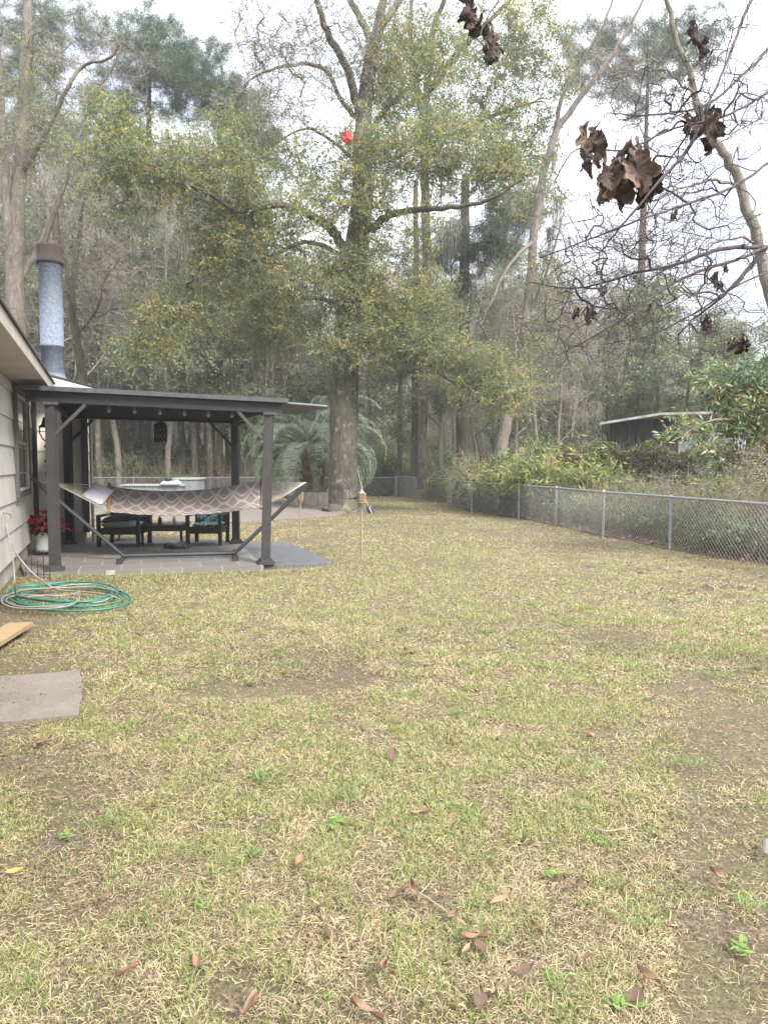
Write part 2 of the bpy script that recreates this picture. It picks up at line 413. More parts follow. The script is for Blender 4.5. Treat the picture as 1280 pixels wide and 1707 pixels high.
# ================================================================== house
A=radians(20.2); U=np.array([-sin(A),cos(A),0]); N_=np.array([cos(A),sin(A),0]); W0=np.array([-5.18,10.1,0]); ZZ=np.array([0,0,1.])
def HP(u,n,z): return W0+U*u+N_*n+ZZ*z
HAX=np.array([U,N_,ZZ])
sid=NT('painted_siding'); v=sid.mapping((1,1,1)); f=sid.noise(v,1.6,6,.65); g=sid.noise(sid.mapping((1,1,12)),9,4,.6)
sc_=sid.ramp(f,[(.3,(.42,.405,.38)),(.65,(.54,.52,.49))]); sid.bsdf(sid.mix(sid.ramp(g,[(.6,(0,0,0)),(.8,(.3,.3,.3))]),sc_,(.45,.43,.38)),.55,0,g,.15,.004); SID=sid.m
TRIM=simple('cream_trim',(.50,.46,.41),(.38,.35,.30),.6,0,4)
SOFF=simple('soffit_paint',(.50,.46,.41),(.38,.345,.30),.7,0,2)
FOUND=simple('block_foundation',(.42,.40,.34),(.22,.21,.17),.9,0,5,.5,.01)
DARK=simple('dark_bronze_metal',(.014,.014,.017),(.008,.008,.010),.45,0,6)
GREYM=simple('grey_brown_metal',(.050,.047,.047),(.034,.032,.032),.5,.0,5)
SHING=simple('shingles',(.06,.055,.055),(.03,.03,.03),.95,0,18,.7,.02)
house=thing('house',HP(0,0,0),'cream lap-sided single-storey house along the left edge','house')
WT=3.0   # wall top
U0,U1=-9.0,5.78
def laps(mb,u0,u1,nfun,z0,z1,ex=.42,along='u'):
    z=z0
    while z<z1-.01:
        zt=min(z+ex,z1)
        # lap board: thick at the bottom, thin at the top
        if along=='u':
            q=[nfun(u0,.035,z),nfun(u1,.035,z),nfun(u1,.012,zt),nfun(u0,.012,zt),nfun(u0,0,z),nfun(u1,0,z)]
        else: q=[nfun(u0,.035,z),nfun(u1,.035,z),nfun(u1,.012,zt),nfun(u0,.012,zt),nfun(u0,0,z),nfun(u1,0,z)]
        mb.add(q,[[0,1,2,3],[4,5,1,0]],R0.rand()); z=zt
zs=[.30+.42*k for k in range(8)]
mb=MB(); laps(mb,U0,U1,lambda u,n,z:HP(u,n,z),.30,WT)
laps(mb,0,.97,lambda s,n,z:HP(U1-n,s,z),.30,3.1)          # wall of the chase facing the camera
laps(mb,U1,U1+1.3,lambda u,n,z:HP(u,.97+n,z),.30,3.1)
mb.box(HP((U0+U1)/2,-.11,1.64),(U1-U0,.18,2.68),HAX); mb.box(HP(U1+.66,.47,1.7),(1.28,.93,2.78),HAX)
mb.build('wall',SID,house)
mb=MB(); mb.box(HP((U0+U1)/2,-.12,.15),(U1-U0-.04,.2,.31),HAX); mb.box(HP(U1+.665,.46,.15),(1.2,.9,.31),HAX); mb.build('foundation',FOUND,house)
# roof with soffit, fascia
ev0,ev1,evn=-9.4,3.6,.476
mb=MB(); mb.box(HP((ev0+ev1)/2,evn/2-.1,3.0),(ev1-ev0,evn+.2,.02),HAX); mb.build('soffit',SOFF,house)
mb=MB(); mb.box(HP((ev0+ev1)/2,evn+.0125,3.07),(ev1-ev0+.03,.025,.16),HAX)
mb.box(HP(ev1+.0125,evn/2-.1,3.07),(.025,evn+.2,.16),HAX); mb.build('fascia',TRIM,house)
sl_=radians(22)
mb=MB(); a=HP(ev0,evn+.07,3.155); L_=6.0
def rp(u,s,h): return HP(u,evn+.05-s*cos(sl_),3.152+s*sin(sl_)+h)
v8=[rp(ev0,0,0),rp(ev1+.08,0,0),rp(ev1+.08,L_,0),rp(ev0,L_,0),rp(ev0,0,.03),rp(ev1+.08,0,.03),rp(ev1+.08,L_,.03),rp(ev0,L_,.03)]
mb.add(v8,[[0,1,2,3],[4,5,6,7],[0,1,5,4],[1,2,6,5],[2,3,7,6],[3,0,4,7]])
def rp2(u,s,h): return HP(u,.30-s*cos(sl_),3.19+s*sin(sl_)+h)
v8=[rp2(ev1+.1,0,0),rp2(7.6,0,0),rp2(7.6,5.4,0),rp2(ev1+.1,5.4,0),rp2(ev1+.1,0,.03),rp2(7.6,0,.03),rp2(7.6,5.4,.03),rp2(ev1+.1,5.4,.03)]
mb.add(v8,[[0,1,2,3],[4,5,6,7],[0,1,5,4],[1,2,6,5],[2,3,7,6],[3,0,4,7]])
mb.build('roof',SHING,house)
mb=MB(); mb.bar(HP(5.3,-.3,3.52),HP(5.3,1.15,3.16),.03,.2); mb.bar(HP(5.3,1.15,3.16),HP(7.2,1.15,3.16),.03,.2); mb.box(HP(6.3,.45,3.10),(1.9,1.35,.03),HAX); mb.build('chase_fascia',TRIM,house)
mb=MB(); q=[HP(5.27,-.32,3.64),HP(7.3,-.32,3.64),HP(7.3,1.2,3.27),HP(5.27,1.2,3.27)]; mb.add(q+[p+ZZ*.03 for p in q],[[0,1,2,3],[4,5,6,7],[0,1,5,4],[1,2,6,5],[2,3,7,6],[3,0,4,7]]); mb.build('chase_roof',SHING,house)
# dark corner boards, pale downpipe
mb=MB(); mb.box(HP(4.72,.07,1.62),(.22,.07,2.6),HAX); mb.build('corner_board',DARK,house)
mb=MB(); mb.box(HP(5.70,.94,1.62),(.06,.13,2.68),HAX); mb.build('corner_board',DARK,house)
mb=MB(); mb.tube([HP(5.72,1.07,3.0),HP(5.72,1.06,1.6),HP(5.72,1.07,.06)],.035,6); mb.build('downpipe',TRIM,house)
# window on the near wall
GL=NT('window_glass'); gb=GL.bsdf((.045,.05,.055),.06); gb.inputs['Specular IOR Level'].default_value=.8
def wu(px):   # wall coordinate u seen at a pixel column
    r=ray(px,775); k=r[0]/r[1]; return (k*W0[1]-W0[0])/(U[0]-k*U[1])
ua,ub=wu(22.5),wu(43)
za,zb=1.22,2.90
mb=MB(); uc=(ua+ub)/2; wd=ub-ua
for z in (za,zb): mb.box(HP(uc,.05,z),(wd+.1,.07,.08),HAX)
for u in (ua,ub): mb.box(HP(u,.051,(za+zb)/2),(.08,.072,zb-za-.084),HAX)
wf=mb.build('window',simple('dark_window_trim',(.10,.095,.09),(.07,.065,.06),.5),house)
mb=MB(); ti=simple('white_sash',(.62,.62,.6),None,.4)
for z in (za+.08,(za+zb)/2,zb-.08): mb.box(HP(uc,.04,z),(wd-.1,.05,.045),HAX)
for u in (ua+.07,ub-.07): mb.box(HP(u,.041,(za+zb)/2),(.045,.052,zb-za-.13),HAX)
mb.build('sash',ti,wf)
mb=MB(); mb.box(HP(uc,.028,(za+zb)/2),(wd-.1,.012,zb-za-.1),HAX); mb.build('pane',GL.m,wf)
# galvanised chimney pipe: its own thing standing on the roof
galv=NT('galvanised'); vo=galv.n('ShaderNodeTexVoronoi'); vo.inputs['Scale'].default_value=26; galv.l(galv.mapping((1,1,1)),vo.inputs[0])
sp=galv.n('ShaderNodeSeparateColor'); galv.l(vo.outputs['Color'],sp.inputs[0])
galv.bsdf(galv.ramp(sp.outputs[0],[(0,(.10,.125,.165)),(1,(.17,.20,.245))]),.75,.0); GALV=galv.m
RUST=simple('rusty_cap',(.05,.033,.027),(.022,.016,.014),.85,0,12,.4)
cp=D(89.5,640,15.9); ct=D(87,410,15.9); chim=thing('chimney_pipe',(cp[0],cp[1],3.25),'galvanised metal chimney pipe with a rusty cap on the roof','chimney')
c0=(cp[0],cp[1],0); zt=ct[2]
mb=MB(); mb.lathe(c0,[(.225,3.2),(.225,4.15),(.238,4.155),(.238,4.2),(.228,4.205),(.228,5.95),(.24,5.955),(.24,6.0),(.228,6.005),(.228,zt-.28)],28); mb.build('pipe',GALV,chim,True)
mb=MB(); mb.lathe(c0,[(.25,zt-.38),(.27,zt-.36),(.27,zt-.32),(.255,zt-.30),(.262,zt-.04),(.262,zt),(.20,zt),(.2,zt-.3)],28); mb.build('cap',RUST,chim,True)
mb=MB(); mb.lathe(c0,[(.36,3.42),(.30,3.46),(.235,3.58),(.24,3.62)],28); mb.build('collar',GALV,chim,True)

# ================================================================== pergola
pg=thing('pergola',(-4.2,13.6,.05),'dark metal patio pergola with flat ribbed roof against the house','pergola')
pf=[G(93,957),G(443,945),G(394,910),G(118,911)]   # front-left, front-right, back-right, back-left
mbb=None
PT=[2.66,2.56,2.56,2.66]
for k,(p,zt_) in enumerate(zip(pf,PT)):
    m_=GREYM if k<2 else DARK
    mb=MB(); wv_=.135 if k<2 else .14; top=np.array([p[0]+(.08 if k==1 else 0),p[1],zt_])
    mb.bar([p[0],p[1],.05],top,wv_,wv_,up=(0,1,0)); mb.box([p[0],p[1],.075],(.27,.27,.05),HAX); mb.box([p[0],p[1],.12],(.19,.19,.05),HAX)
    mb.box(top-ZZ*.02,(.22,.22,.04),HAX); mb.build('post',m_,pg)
tp=[np.array([pf[k][0]+(.08 if k==1 else 0),pf[k][1],PT[k]]) for k in range(4)]
fn=unit(tp[1]-tp[0]); sd_=unit(tp[3]-tp[0])
def beam(a,b,w_,h_,m_,nm='beam',dz=0):
    mb=MB(); mb.bar(np.array(a)+ZZ*dz,np.array(b)+ZZ*dz,w_,h_); return mb.build(nm,m_,pg)
beam(tp[0]-fn*.35,tp[1]+fn*.22,.06,.17,DARK,dz=.085); beam(tp[3]-fn*.1,tp[2]+fn*.22,.06,.17,DARK,dz=.085)
beam(tp[0]+fn*.0-sd_*.02,tp[3]+fn*.0,.06,.12,DARK,dz=.07); beam(tp[1],tp[2],.06,.12,DARK,dz=.07)
for (p,d_,k) in ((tp[0],fn,0),(tp[1],-fn,1),(tp[2],-fn,2),(tp[3],fn,3)):
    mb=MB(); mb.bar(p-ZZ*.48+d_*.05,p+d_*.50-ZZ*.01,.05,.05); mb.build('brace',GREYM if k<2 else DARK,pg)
# ribbed roof: rafters below a corrugated sheet
mb=MB()
for s in np.linspace(.12,.94,7):
    a=tp[0]+(tp[3]-tp[0])*s; b=tp[1]+(tp[2]-tp[1])*s; mb.bar(a-fn*.05+ZZ*.10,b+fn*.2+ZZ*.10,.045,.08)
mb.build('rafters',DARK,pg)
def corr(a,b,c,d,pitch,amp,th=.012):
    """corrugated sheet a-b (along the ridges) , a-d across"""
    a,b,c,d=map(np.asarray,(a,b,c,d)); n=int(np.linalg.norm(d-a)/pitch)*4
    mb=MB(); v=[]
    for k in range(n+1):
        s=k/n; z=amp*(1 if (k%4) in(1,2) else 0); p=a+(d-a)*s; q=b+(c-b)*s
        for zz in (z,z+th): v+= [p+ZZ*zz,q+ZZ*zz]
    f=[]
    for k in range(n):
        o=k*4; f+=[[o,o+1,o+5,o+4],[o+2,o+3,o+7,o+6],[o,o+2,o+6,o+4],[o+1,o+3,o+7,o+5]]
    mb.add(v,f); return mb
o1=tp[0]-fn*.45-sd_*.12; o2=tp[1]+fn*.3-sd_*.12; o3=tp[2]+fn*.3+sd_*.3; o4=tp[3]-fn*.1+sd_*.3
corr(o1+ZZ*.175,o2+ZZ*.175,o3+ZZ*.175,o4+ZZ*.175,.16,.022).build('roof_sheet',simple('roof_sheet_grey',(.05,.05,.055),(.03,.03,.035),.4,.0,3),pg)
q1=tp[1]+fn*.15-sd_*.02+ZZ*.16; q2=tp[1]+fn*.98-sd_*.02+ZZ*.135; q3=q2+sd_*2.1; q4=q1+sd_*2.1
corr(q1,q2,q3,q4,.14,.025).build('roof_sheet',simple('pale_roof_sheet',(.13,.135,.13),(.08,.082,.08),.45,.0,3),pg)
mb=MB(); mb.bar(o1-sd_*.01+ZZ*.20,o2-sd_*.01+ZZ*.20,.02,.07); mb.build('gutter_edge',simple('edge_metal',(.11,.11,.115),(.07,.07,.075),.35,.4),pg)
# string lights along the front
sb=thing('string_lights',tp[0]+fn*.5,'string of small round white bulbs along the front of the pergola roof','string lights')
mb=MB(); bulbs=[D(x,y,12.6+.0018*(x-180)) for x,y in ((182,684),(225,686),(267,688),(308,690),(348,692),(387,693))]
pts=[]
for k in range(len(bulbs)-1):
    for q in range(5): s=q/5; p=bulbs[k]*(1-s)+bulbs[k+1]*s; pts.append(p+ZZ*(.07-.04*4*s*(1-s)))
pts.append(bulbs[-1]+ZZ*.07); mb.tube(pts,.006,5); mb.build('cord',DARK,sb)
WB=simple('milky_bulb',(.42,.41,.38),(.32,.32,.3),.3)
for b_ in bulbs:
    mb=MB(); mb.lathe(b_,[(.001,-.036),(.02,-.032),(.034,-.012),(.034,.01),(.02,.03),(.012,.04),(.012,.065),(.001,.066)],12); mb.build('bulb',WB,sb,True)
# hanging lantern
lp=D(268,722,13.9); lt=thing('hanging_lantern',(lp[0],lp[1],lp[2]-.17),'black pierced metal lantern hanging under the pergola roof','lantern')
mb=MB(); 
for k in range(8):
    a=k/8*2*pi; a2=(k+1)/8*2*pi; r=.11
    for z0,z1 in ((-.16,-.05),(-.05,.06),(.06,.14)):
        p0=lp+np.array([r*cos(a),r*sin(a),z0]); p1=lp+np.array([r*cos(a2),r*sin(a2),z1]); mb.prism(p0,p1,.012,.012,4)
        p0=lp+np.array([r*cos(a2),r*sin(a2),z0]); p1=lp+np.array([r*cos(a),r*sin(a),z1]); mb.prism(p0,p1,.012,.012,4)
    mb.prism(lp+np.array([r*cos(a),r*sin(a),-.16]),lp+np.array([r*cos(a),r*sin(a),.14]),.01,.01,4)
mb.lathe(lp,[(.001,-.175),(.12,-.17),(.12,-.155),(.001,-.15)],16); mb.build('cage',DARK,lt)
mb=MB(); mb.lathe(lp,[(.125,.13),(.125,.15),(.06,.19),(.02,.22),(.001,.23)],16); mb.build('lid',DARK,lt)
mb=MB(); mb.prism(lp+ZZ*.22,[lp[0],lp[1],2.66],.007,.007,4); mb.build('chain',DARK,lt)
# ornament hanging beside the right front post
op=D(447,742,12.45); on=thing('hanging_ornament',op-ZZ*.3,'small white and rust hanging ornament beside the right front pergola post','ornament')
WBD=simple('white_bead',(.6,.6,.58),None,.5); RBD=simple('rust_bead',(.26,.11,.06),None,.6)
for z,m_ in ((.12,WBD),(-.02,WBD),(-.16,WBD),(.05,RBD),(-.09,RBD)):
    mb=MB(); mb.lathe(op+ZZ*z,[(.001,-.034),(.015,-.03),(.024,0),(.015,.03),(.001,.034)],10); mb.build('bead',m_,on)
mb=MB(); mb.prism(op-ZZ*.3,op+ZZ*.45,.004,.004,4); mb.build('cord',DARK,on)
# wind chime / rain chain at left
rc=thing('wind_chime',D(77,860,12.4),'black iron bell and chain hanging by the left pergola posts','wind chime')
mb=MB(); p=D(76,705,12.4); mb.lathe(p,[(.001,.10),(.03,.09),(.045,.05),(.06,-.02),(.105,-.06),(.11,-.075),(.001,-.07)],16); mb.build('bell',DARK,rc,True)
mb=MB(); 
for s in (-1,1): mb.tube([p+np.array([s*.09,0,-.05]),p+np.array([s*.1,0,-.16]),p+np.array([s*.05,0,-.26]),p+np.array([0,0,-.30])],.011,6)
mb.build('yoke',DARK,rc)
mb=MB(); mb.prism(p+ZZ*.1,D(76,672,12.4),.008,.008,4); mb.prism(p-ZZ*.3,D(82,866,12.4),.006,.006,4)
for y in (744,768,790): 
    c=D(77+(y-744)*.04,y,12.4); mb.lathe(c,[(.001,.045),(.035,.0),(.001,-.045)],8)
mb.build('chain',DARK,rc)

# ================================================================== hammock on its stand
BLK=simple('black_steel',(.035,.036,.04),(.02,.02,.023),.4)
hl=G(207,938); hr=G(392,933); hl[2]=hr[2]=.12; tl_=D(53,796,12.75); tr_=D(514,806,13.9)
hs=thing('hammock_stand',((hl+hr)/2)*np.array([1,1,0])+ZZ*.055,'black steel hammock stand with splayed arms on the patio','hammock stand')
mb=MB(); mb.tube([hl,hr],.038,8); mb.build('base_tube',BLK,hs)
hd=unit(np.array([hr[0]-hl[0],hr[1]-hl[1],0])); hp=np.array([-hd[1],hd[0],0])
for c_,s_ in ((hl,1),(hr,-1)):
    mb=MB(); mb.tube([c_-hp*.62-ZZ*.03-hd*.0,c_+hp*.62-ZZ*.03],.036,8); mb.box(c_-hp*.62-ZZ*.03,(.1,.09,.10),np.array([hp,hd,ZZ])); mb.build('foot',BLK,hs)
mb=MB(); mb.tube([hl,tl_],.036,8); mb.build('arm',BLK,hs)
mb=MB(); mb.tube([hr,tr_],.036,8); mb.build('arm',BLK,hs)
hk=thing('hammock',((hl+hr)/2)*np.array([1,1,0])+ZZ*.9,'mauve hammock with cream trellis pattern slung under the pergola','hammock')
tm=NT('trellis_fabric'); uv=tm.n('ShaderNodeUVMap'); sx=tm.n('ShaderNodeSeparateXYZ'); tm.l(uv.outputs[0],sx.inputs[0])
su=tm.math('SINE',tm.math('MULTIPLY',sx.outputs[0],2*pi)); sa=tm.math('MULTIPLY',su,.5)
def lines(off,sgn,w_):
    a=tm.math('FRACT',tm.math('ADD',tm.math('ADD',sx.outputs[1],tm.math('MULTIPLY',sa,sgn)),off)); return tm.math('ABSOLUTE',tm.math('SUBTRACT',a,.5))
m1=tm.math('MINIMUM',lines(0,1,0),lines(0,-1,0)); 
cu=tm.math('MULTIPLY',tm.math('COSINE',tm.math('MULTIPLY',sx.outputs[0],4*pi)),.14)
h1=tm.math('ABSOLUTE',tm.math('SUBTRACT',tm.math('FRACT',tm.math('ADD',sx.outputs[1],tm.math('ADD',cu,0))),.5))
m1=tm.math('MINIMUM',m1,tm.math('ADD',h1,.02))
k=tm.ramp(m1,[(.07,(1,1,1)),(.10,(0,0,0))]); nn_=tm.noise(tm.mapping((1,1,1)),40,4,.6)
tm.bsdf(tm.mix(k,tm.ramp(nn_,[(.3,(.16,.13,.128)),(.7,(.215,.178,.173))]),(.33,.29,.25)),.9,0,nn_,.2,.003)
NU,NV=44,12; v_=[];uvs=[]
def bed(s,t):
    px=183+(437-183)*s
    yt=811+40*s*(1-s)*1.15-11*s**1.6; yb=853+40*s*(1-s)*1.0-8*s
    top=D(px,yt,13.85+.35*s); bot=D(px-2,yb,12.95+.4*s); m=top*(1-t)+bot*t
    return m-ZZ*(.07*sin(pi*t))+ZZ*.004*sin(s*40)*sin(t*5)
mb=MB(); mb.grid(bed,NU,NV); ob=mb.build('fabric',tm.m,hk,True)
ul=ob.data.uv_layers.new(name='UVMap'); vi=np.zeros(len(ob.data.loops),np.int32); ob.data.loops.foreach_get('vertex_index',vi)
ul.data.foreach_set('uv',np.stack([(vi//NV)/(NU-1)*4.3,(vi%NV)/(NV-1)*1.9],1).astype(np.float32).ravel())
sm=ob.modifiers.new('thick','SOLIDIFY'); sm.thickness=.012
mb=MB(); mb.tube([bed(0,-.03)+ZZ*.03,bed(0,.5)+ZZ*.07,bed(0,1.03)-ZZ*.02],.028,8); mb.build('spreader_bar',simple('varnished_wood',(.30,.15,.06),(.2,.1,.04),.5),hk)
mb=MB(); mb.tube([bed(1,-.03)+ZZ*.02,bed(1,.5),bed(1,1.03)-ZZ*.02],.022,8); mb.build('spreader_bar',simple('dark_fringe',(.16,.10,.08),None,.8),hk)
CORD=simple('cream_cord',(.40,.38,.33),(.30,.28,.24),.8)
mb=MB(); rl=D(88,805,12.8); 
for t_ in np.linspace(0,1,11): mb.prism(rl+(R0.rand(3)-.5)*.01,bed(0,t_)+(ZZ*.005),.0042,.0042,4)
mb.tube([tl_-ZZ*.02,(tl_+rl)/2-ZZ*.03,rl],.008,5); mb.lathe(rl,[(.001,.03),(.03,0),(.001,-.03)],8)
mb.build('head_cords',CORD,hk); mb=MB(); rr=D(511,804,13.9)
for t_ in np.linspace(0,1,12): 
    e=bed(1,t_); m_=(e+rr)/2-ZZ*.03; mb.prism(np.array([rr,m_]),np.array([m_,e]),.0045,.0045,4)
mb.build('end_cords',CORD,hk)
PIL=simple('lilac_pillow_cloth',(.50,.46,.54),(.40,.37,.44),.9)
pl=thing('pillow',D(163,822,13.3),'pale lilac pillow tucked at the head of the hammock','pillow'); pc=D(164,822,13.35)
mb=MB(); mb.grid(lambda a,b: pc+np.array([(a-.5)*.34,.62*(b-.5),0])+ZZ*((a-.5)*-.16+.07*(sin(pi*a)*sin(pi*b))**.5 + (b-.5)*.22),14,14)
mb.grid(lambda a,b: pc+np.array([(a-.5)*.34,.62*(b-.5),0])+ZZ*((a-.5)*-.16-.07*(sin(pi*a)*sin(pi*b))**.5 + (b-.5)*.22),14,14)
mb.build('cover',PIL,pl,True)
# net under the pillow
mb=MB(); nt0=D(150,812,13.4)
for t_ in np.linspace(0,1,7): mb.prism(bed(0,t_)+ZZ*.01,bed(0,t_)*.35+rl*.65+ZZ*.01,.004,.004,4)
mb.build('head_net',CORD,hk)

# ================================================================== patio furniture
wick=NT('black_wicker'); v=wick.mapping((1,1,1)); wf_=wick.noise(v,70,3,.5); wick.bsdf(wick.ramp(wf_,[(.3,(.012,.012,.014)),(.7,(.035,.035,.038))]),.55,0,wf_,.6,.006); WK=wick.m
def chair(name,x0,x1,yb,label,cush,legs=True):
    d=G(0,yb)[1]; X0=(x0-CX)/F*d; X1=(x1-CX)/F*d; dep=.78; h=thing(name,((X0+X1)/2,d+dep/2,.055),label,'chair')
    z0=.055
    for x in (X0+.03,X1-.03):
        for y in (d+.03,d+dep-.03):
            mb=MB(); back=y>d+.3; mb.bar([x,y,z0],[x,y+(.12 if back else 0),.98 if back else .66],.07,.07,up=(1,0,0)); mb.build('leg',WK,h)
        mb=MB(); mb.box([x,d+dep/2-.02,.67],(.08,dep-.02,.045)); mb.build('armrest',WK,h)
    mb=MB(); mb.box([(X0+X1)/2,d+dep/2,.36],(X1-X0-.08,dep-.06,.13)); mb.build('seat',WK,h)
    mb=MB(); mb.bar([(X0+X1)/2,d+dep-.02,.42],[(X0+X1)/2,d+dep+.14,.96],X1-X0-.1,.05,up=(0,1,0)); mb.build('backrest',WK,h)
    return h,X0,X1,d,dep
def cushion(mb,c,sx_,sy,sz,ax=None):
    n=12
    ax=np.eye(3) if ax is None else np.asarray(ax)
    for s in (-1,1):
        mb.grid(lambda a,b: np.asarray(c)+((a-.5)*sx_*ax[0]+(b-.5)*sy*ax[1]+s*sz/2*ax[2]*max(0,(1-abs(2*a-1)**5)*(1-abs(2*b-1)**5))**.5),n,n)
GC=simple('charcoal_cushion',(.075,.07,.075),(.05,.047,.05),.9); LG=simple('light_grey_cushion',(.42,.41,.42),(.33,.32,.33),.9)
h,X0,X1,d,dep=chair('armchair',160,231,916,'black wicker armchair with grey cushions at the left under the hammock',GC)
mb=MB(); cushion(mb,[(X0+X1)/2,d+dep/2-.05,.48],X1-X0-.16,.62,.15); mb.build('seat_cushion',LG,h,True)
mb=MB(); cushion(mb,[(X0+X1)/2-.05,d+dep/2-.06,.63],.66,.55,.16,[[.96,0,.24],[0,1,0],[-.24,0,.96]]); tg=mb.build('back_cushion',GC,h,True)
h,X0,X1,d,dep=chair('armchair',309,368,914,'black wicker armchair with leaf-print cushion nearest the rear pergola post',GC)
lf_=NT('leaf_print'); v=lf_.mapping((1,1,1)); f=lf_.noise(v,9,2,.5,2.5); lf_.bsdf(lf_.ramp(f,[(.38,(.02,.05,.06)),(.44,(.09,.30,.30)),(.5,(.30,.5,.48)),(.56,(.62,.68,.72)),(.62,(.1,.22,.2))],'CONSTANT'),.85)
mb=MB(); cushion(mb,[(X0+X1)/2+.06,d+dep/2-.05,.62],.52,.16,.40); cushion(mb,[(X0+X1)/2+.02,d+dep/2,.47],X1-X0-.16,.6,.12); mb.build('seat_cushion',lf_.m,h,True)
# coffee table
d=G(0,914)[1]; X0=(233-CX)/F*d; X1=(303-CX)/F*d; tb=thing('coffee_table',((X0+X1)/2,d+.3,.055),'low black wicker coffee table between the two armchairs','table')
mb=MB(); mb.box([(X0+X1)/2,d+.3,.405],(X1-X0,.6,.11)); mb.build('apron',WK,tb)
mb=MB(); mb.box([(X0+X1)/2,d+.3,.472],(X1-X0+.03,.63,.02)); mb.build('tabletop',simple('smoked_glass',(.06,.07,.07),None,.15),tb)
for x in (X0+.03,X1-.03):
    for y in (d+.03,d+.57): mb=MB(); mb.box([x,y,.20],(.045,.045,.295)); mb.build('leg',WK,tb)
TZ=.482
def vessel(name,px,r,h_,m_,label,cat):
    x=(px-CX)/F*(d+.25); mb=MB(); mb.lathe([x,d+.25,TZ],[(.001,.001),(r,.002),(r,h_*.6),(r*.85,h_*.75),(r*.45,h_*.85),(r*.4,h_),(.001,h_)],14); o=mb.build(name,m_,loc=(x,d+.25,TZ),smooth=True); tag(o,label,cat)
vessel('drink_can',266,.042,.16,simple('dark_red_can',(.16,.03,.03),(.05,.02,.02),.4),'dark red can standing on the black coffee table','can')
vessel('bottle',290,.04,.17,simple('white_plastic',(.7,.7,.7),None,.4),'white bottle at the right of the coffee table','bottle')
vessel('ashtray',243,.09,.03,BLK,'flat black dish lying on the coffee table','dish')
vessel('candle_holder',249,.05,.14,BLK,'small black candle holder on the coffee table','candle holder')
# dark bag under the table
bp=G(293,919); mb=MB(); mb.grid(lambda a,b: np.array([bp[0]+(a-.5)*.5+.03*sin(9*b),bp[1]+.1+(b-.5)*.4,.056+.14*(sin(pi*a)*sin(pi*b))**.7*(1+.4*sin(7*a+3*b))]),14,12)
tag(mb.build('cloth_bag',BLK,smooth=True,loc=(bp[0],bp[1],.056)),'slumped black bag on the patio beneath the coffee table','bag')
# round dark ottoman behind, under chair at left: round charcoal grill bowl lying
bp=G(196,905); ot=thing('charcoal_bowl',(bp[0],bp[1]+.35,.055),'low round metal fire bowl on pale legs behind the left armchair','fire bowl')
mb=MB(); mb.lathe([bp[0],bp[1]+.35,.05],[(.10,.14),(.28,.2),(.42,.3),(.45,.36),(.46,.37),(.42,.37),(.25,.24),(.001,.2)],20); mb.build('bowl',simple('ash_grey_metal',(.22,.22,.22),(.1,.1,.1),.6),ot,True)
for k in range(3):
    a=k*2.1+.6; mb=MB(); mb.prism([bp[0]+.22*cos(a),bp[1]+.35+.22*sin(a),.26],[bp[0]+.34*cos(a),bp[1]+.35+.34*sin(a),.055],.022,.022,6); mb.build('leg',GREYM,ot)

# ================================================================== poinsettia, pot, stand, wire border
pp=G(72,930)+np.array([0,.1,0]); st=thing('plant_stand',(pp[0],pp[1],.055),'black wire plant stand beside the left front pergola post','plant stand')
mb=MB()
for sx_ in (-1,1):
    for sy in (-1,1):
        mb=MB(); mb.prism([pp[0]+sx_*.2,pp[1]+sy*.2,.055],[pp[0]+sx_*.2,pp[1]+sy*.2,.50],.012,.012,5); mb.build('leg',BLK,st)
mb=MB()
for z in (.10,.49):
    q=[[pp[0]+a*.2,pp[1]+b*.2,z] for a,b in ((-1,-1),(1,-1),(1,1),(-1,1))]
    for k in range(4): mb.prism(q[k],q[(k+1)%4],.01,.01,5)
for s in np.linspace(-.16,.16,5): mb.prism([pp[0]+s,pp[1]-.2,.10],[pp[0]+s,pp[1]+.2,.10],.006,.006,4)
mb.build('shelf',BLK,st)
pot=MB(); pot.lathe([pp[0],pp[1],.112],[(.001,.0),(.16,.0),(.172,.06),(.178,.33),(.188,.335),(.188,.36),(.165,.36),(.16,.33),(.001,.32)],28)
tag(pot.build('plant_pot',simple('white_pail',(.68,.67,.66),(.56,.55,.53),.35),smooth=True,loc=(pp[0],pp[1],.112)),'white pail used as a pot in the wire plant stand','pot')
ps=thing('poinsettia',(pp[0],pp[1],.43),'red poinsettia with dark green lower leaves in the white pail','plant')
rg=np.random.RandomState(8); mb=MB(); B=[];Dr=[]
c=np.array([pp[0],pp[1],.50])
tips=c+unit(rg.normal(size=(22,3))*np.array([1,1,.6])+np.array([0,0,.5]))*np.array([.30,.26,.34])
mbs=MB(); mbs.prism(np.repeat(c[None]-ZZ*.1,22,0),tips,.008,.005,4); mbs.build('stems',simple('green_stem',(.08,.14,.04)),ps)
def bract(mb,p,dr,L,W):
    up=np.array([0,0,1.]); s=unit(np.cross(dr,up)+rg.normal(size=3)*.3); n=np.cross(s,dr)
    mb.grid(lambda a,b: p+dr*L*a+s*W*(b-.5)*max(.03,sin(pi*min(1,a*.92+.06)))**.9+n*(abs(b-.5)*W*.35)-ZZ*L*.45*a*a,6,3,rg.rand())
for p in tips:
    for k in range(6):
        a=k/6*2*pi+rg.rand(); dr=unit(np.array([cos(a),sin(a),.15+.3*rg.rand()])); bract(mb,p,dr,.15+.06*rg.rand(),.085)
mb.build('bracts',leafmat('red_bract',[(0,(.34,.014,.028)),(.6,(.56,.025,.04)),(1,(.70,.08,.07))],.2),ps,True)
mb=MB()
for k in range(40):
    a=rg.rand()*2*pi; bract(mb,c+np.array([cos(a)*.1,sin(a)*.1,-.03+rg.rand()*.12]),unit(np.array([cos(a),sin(a),-.1])),.15,.07)
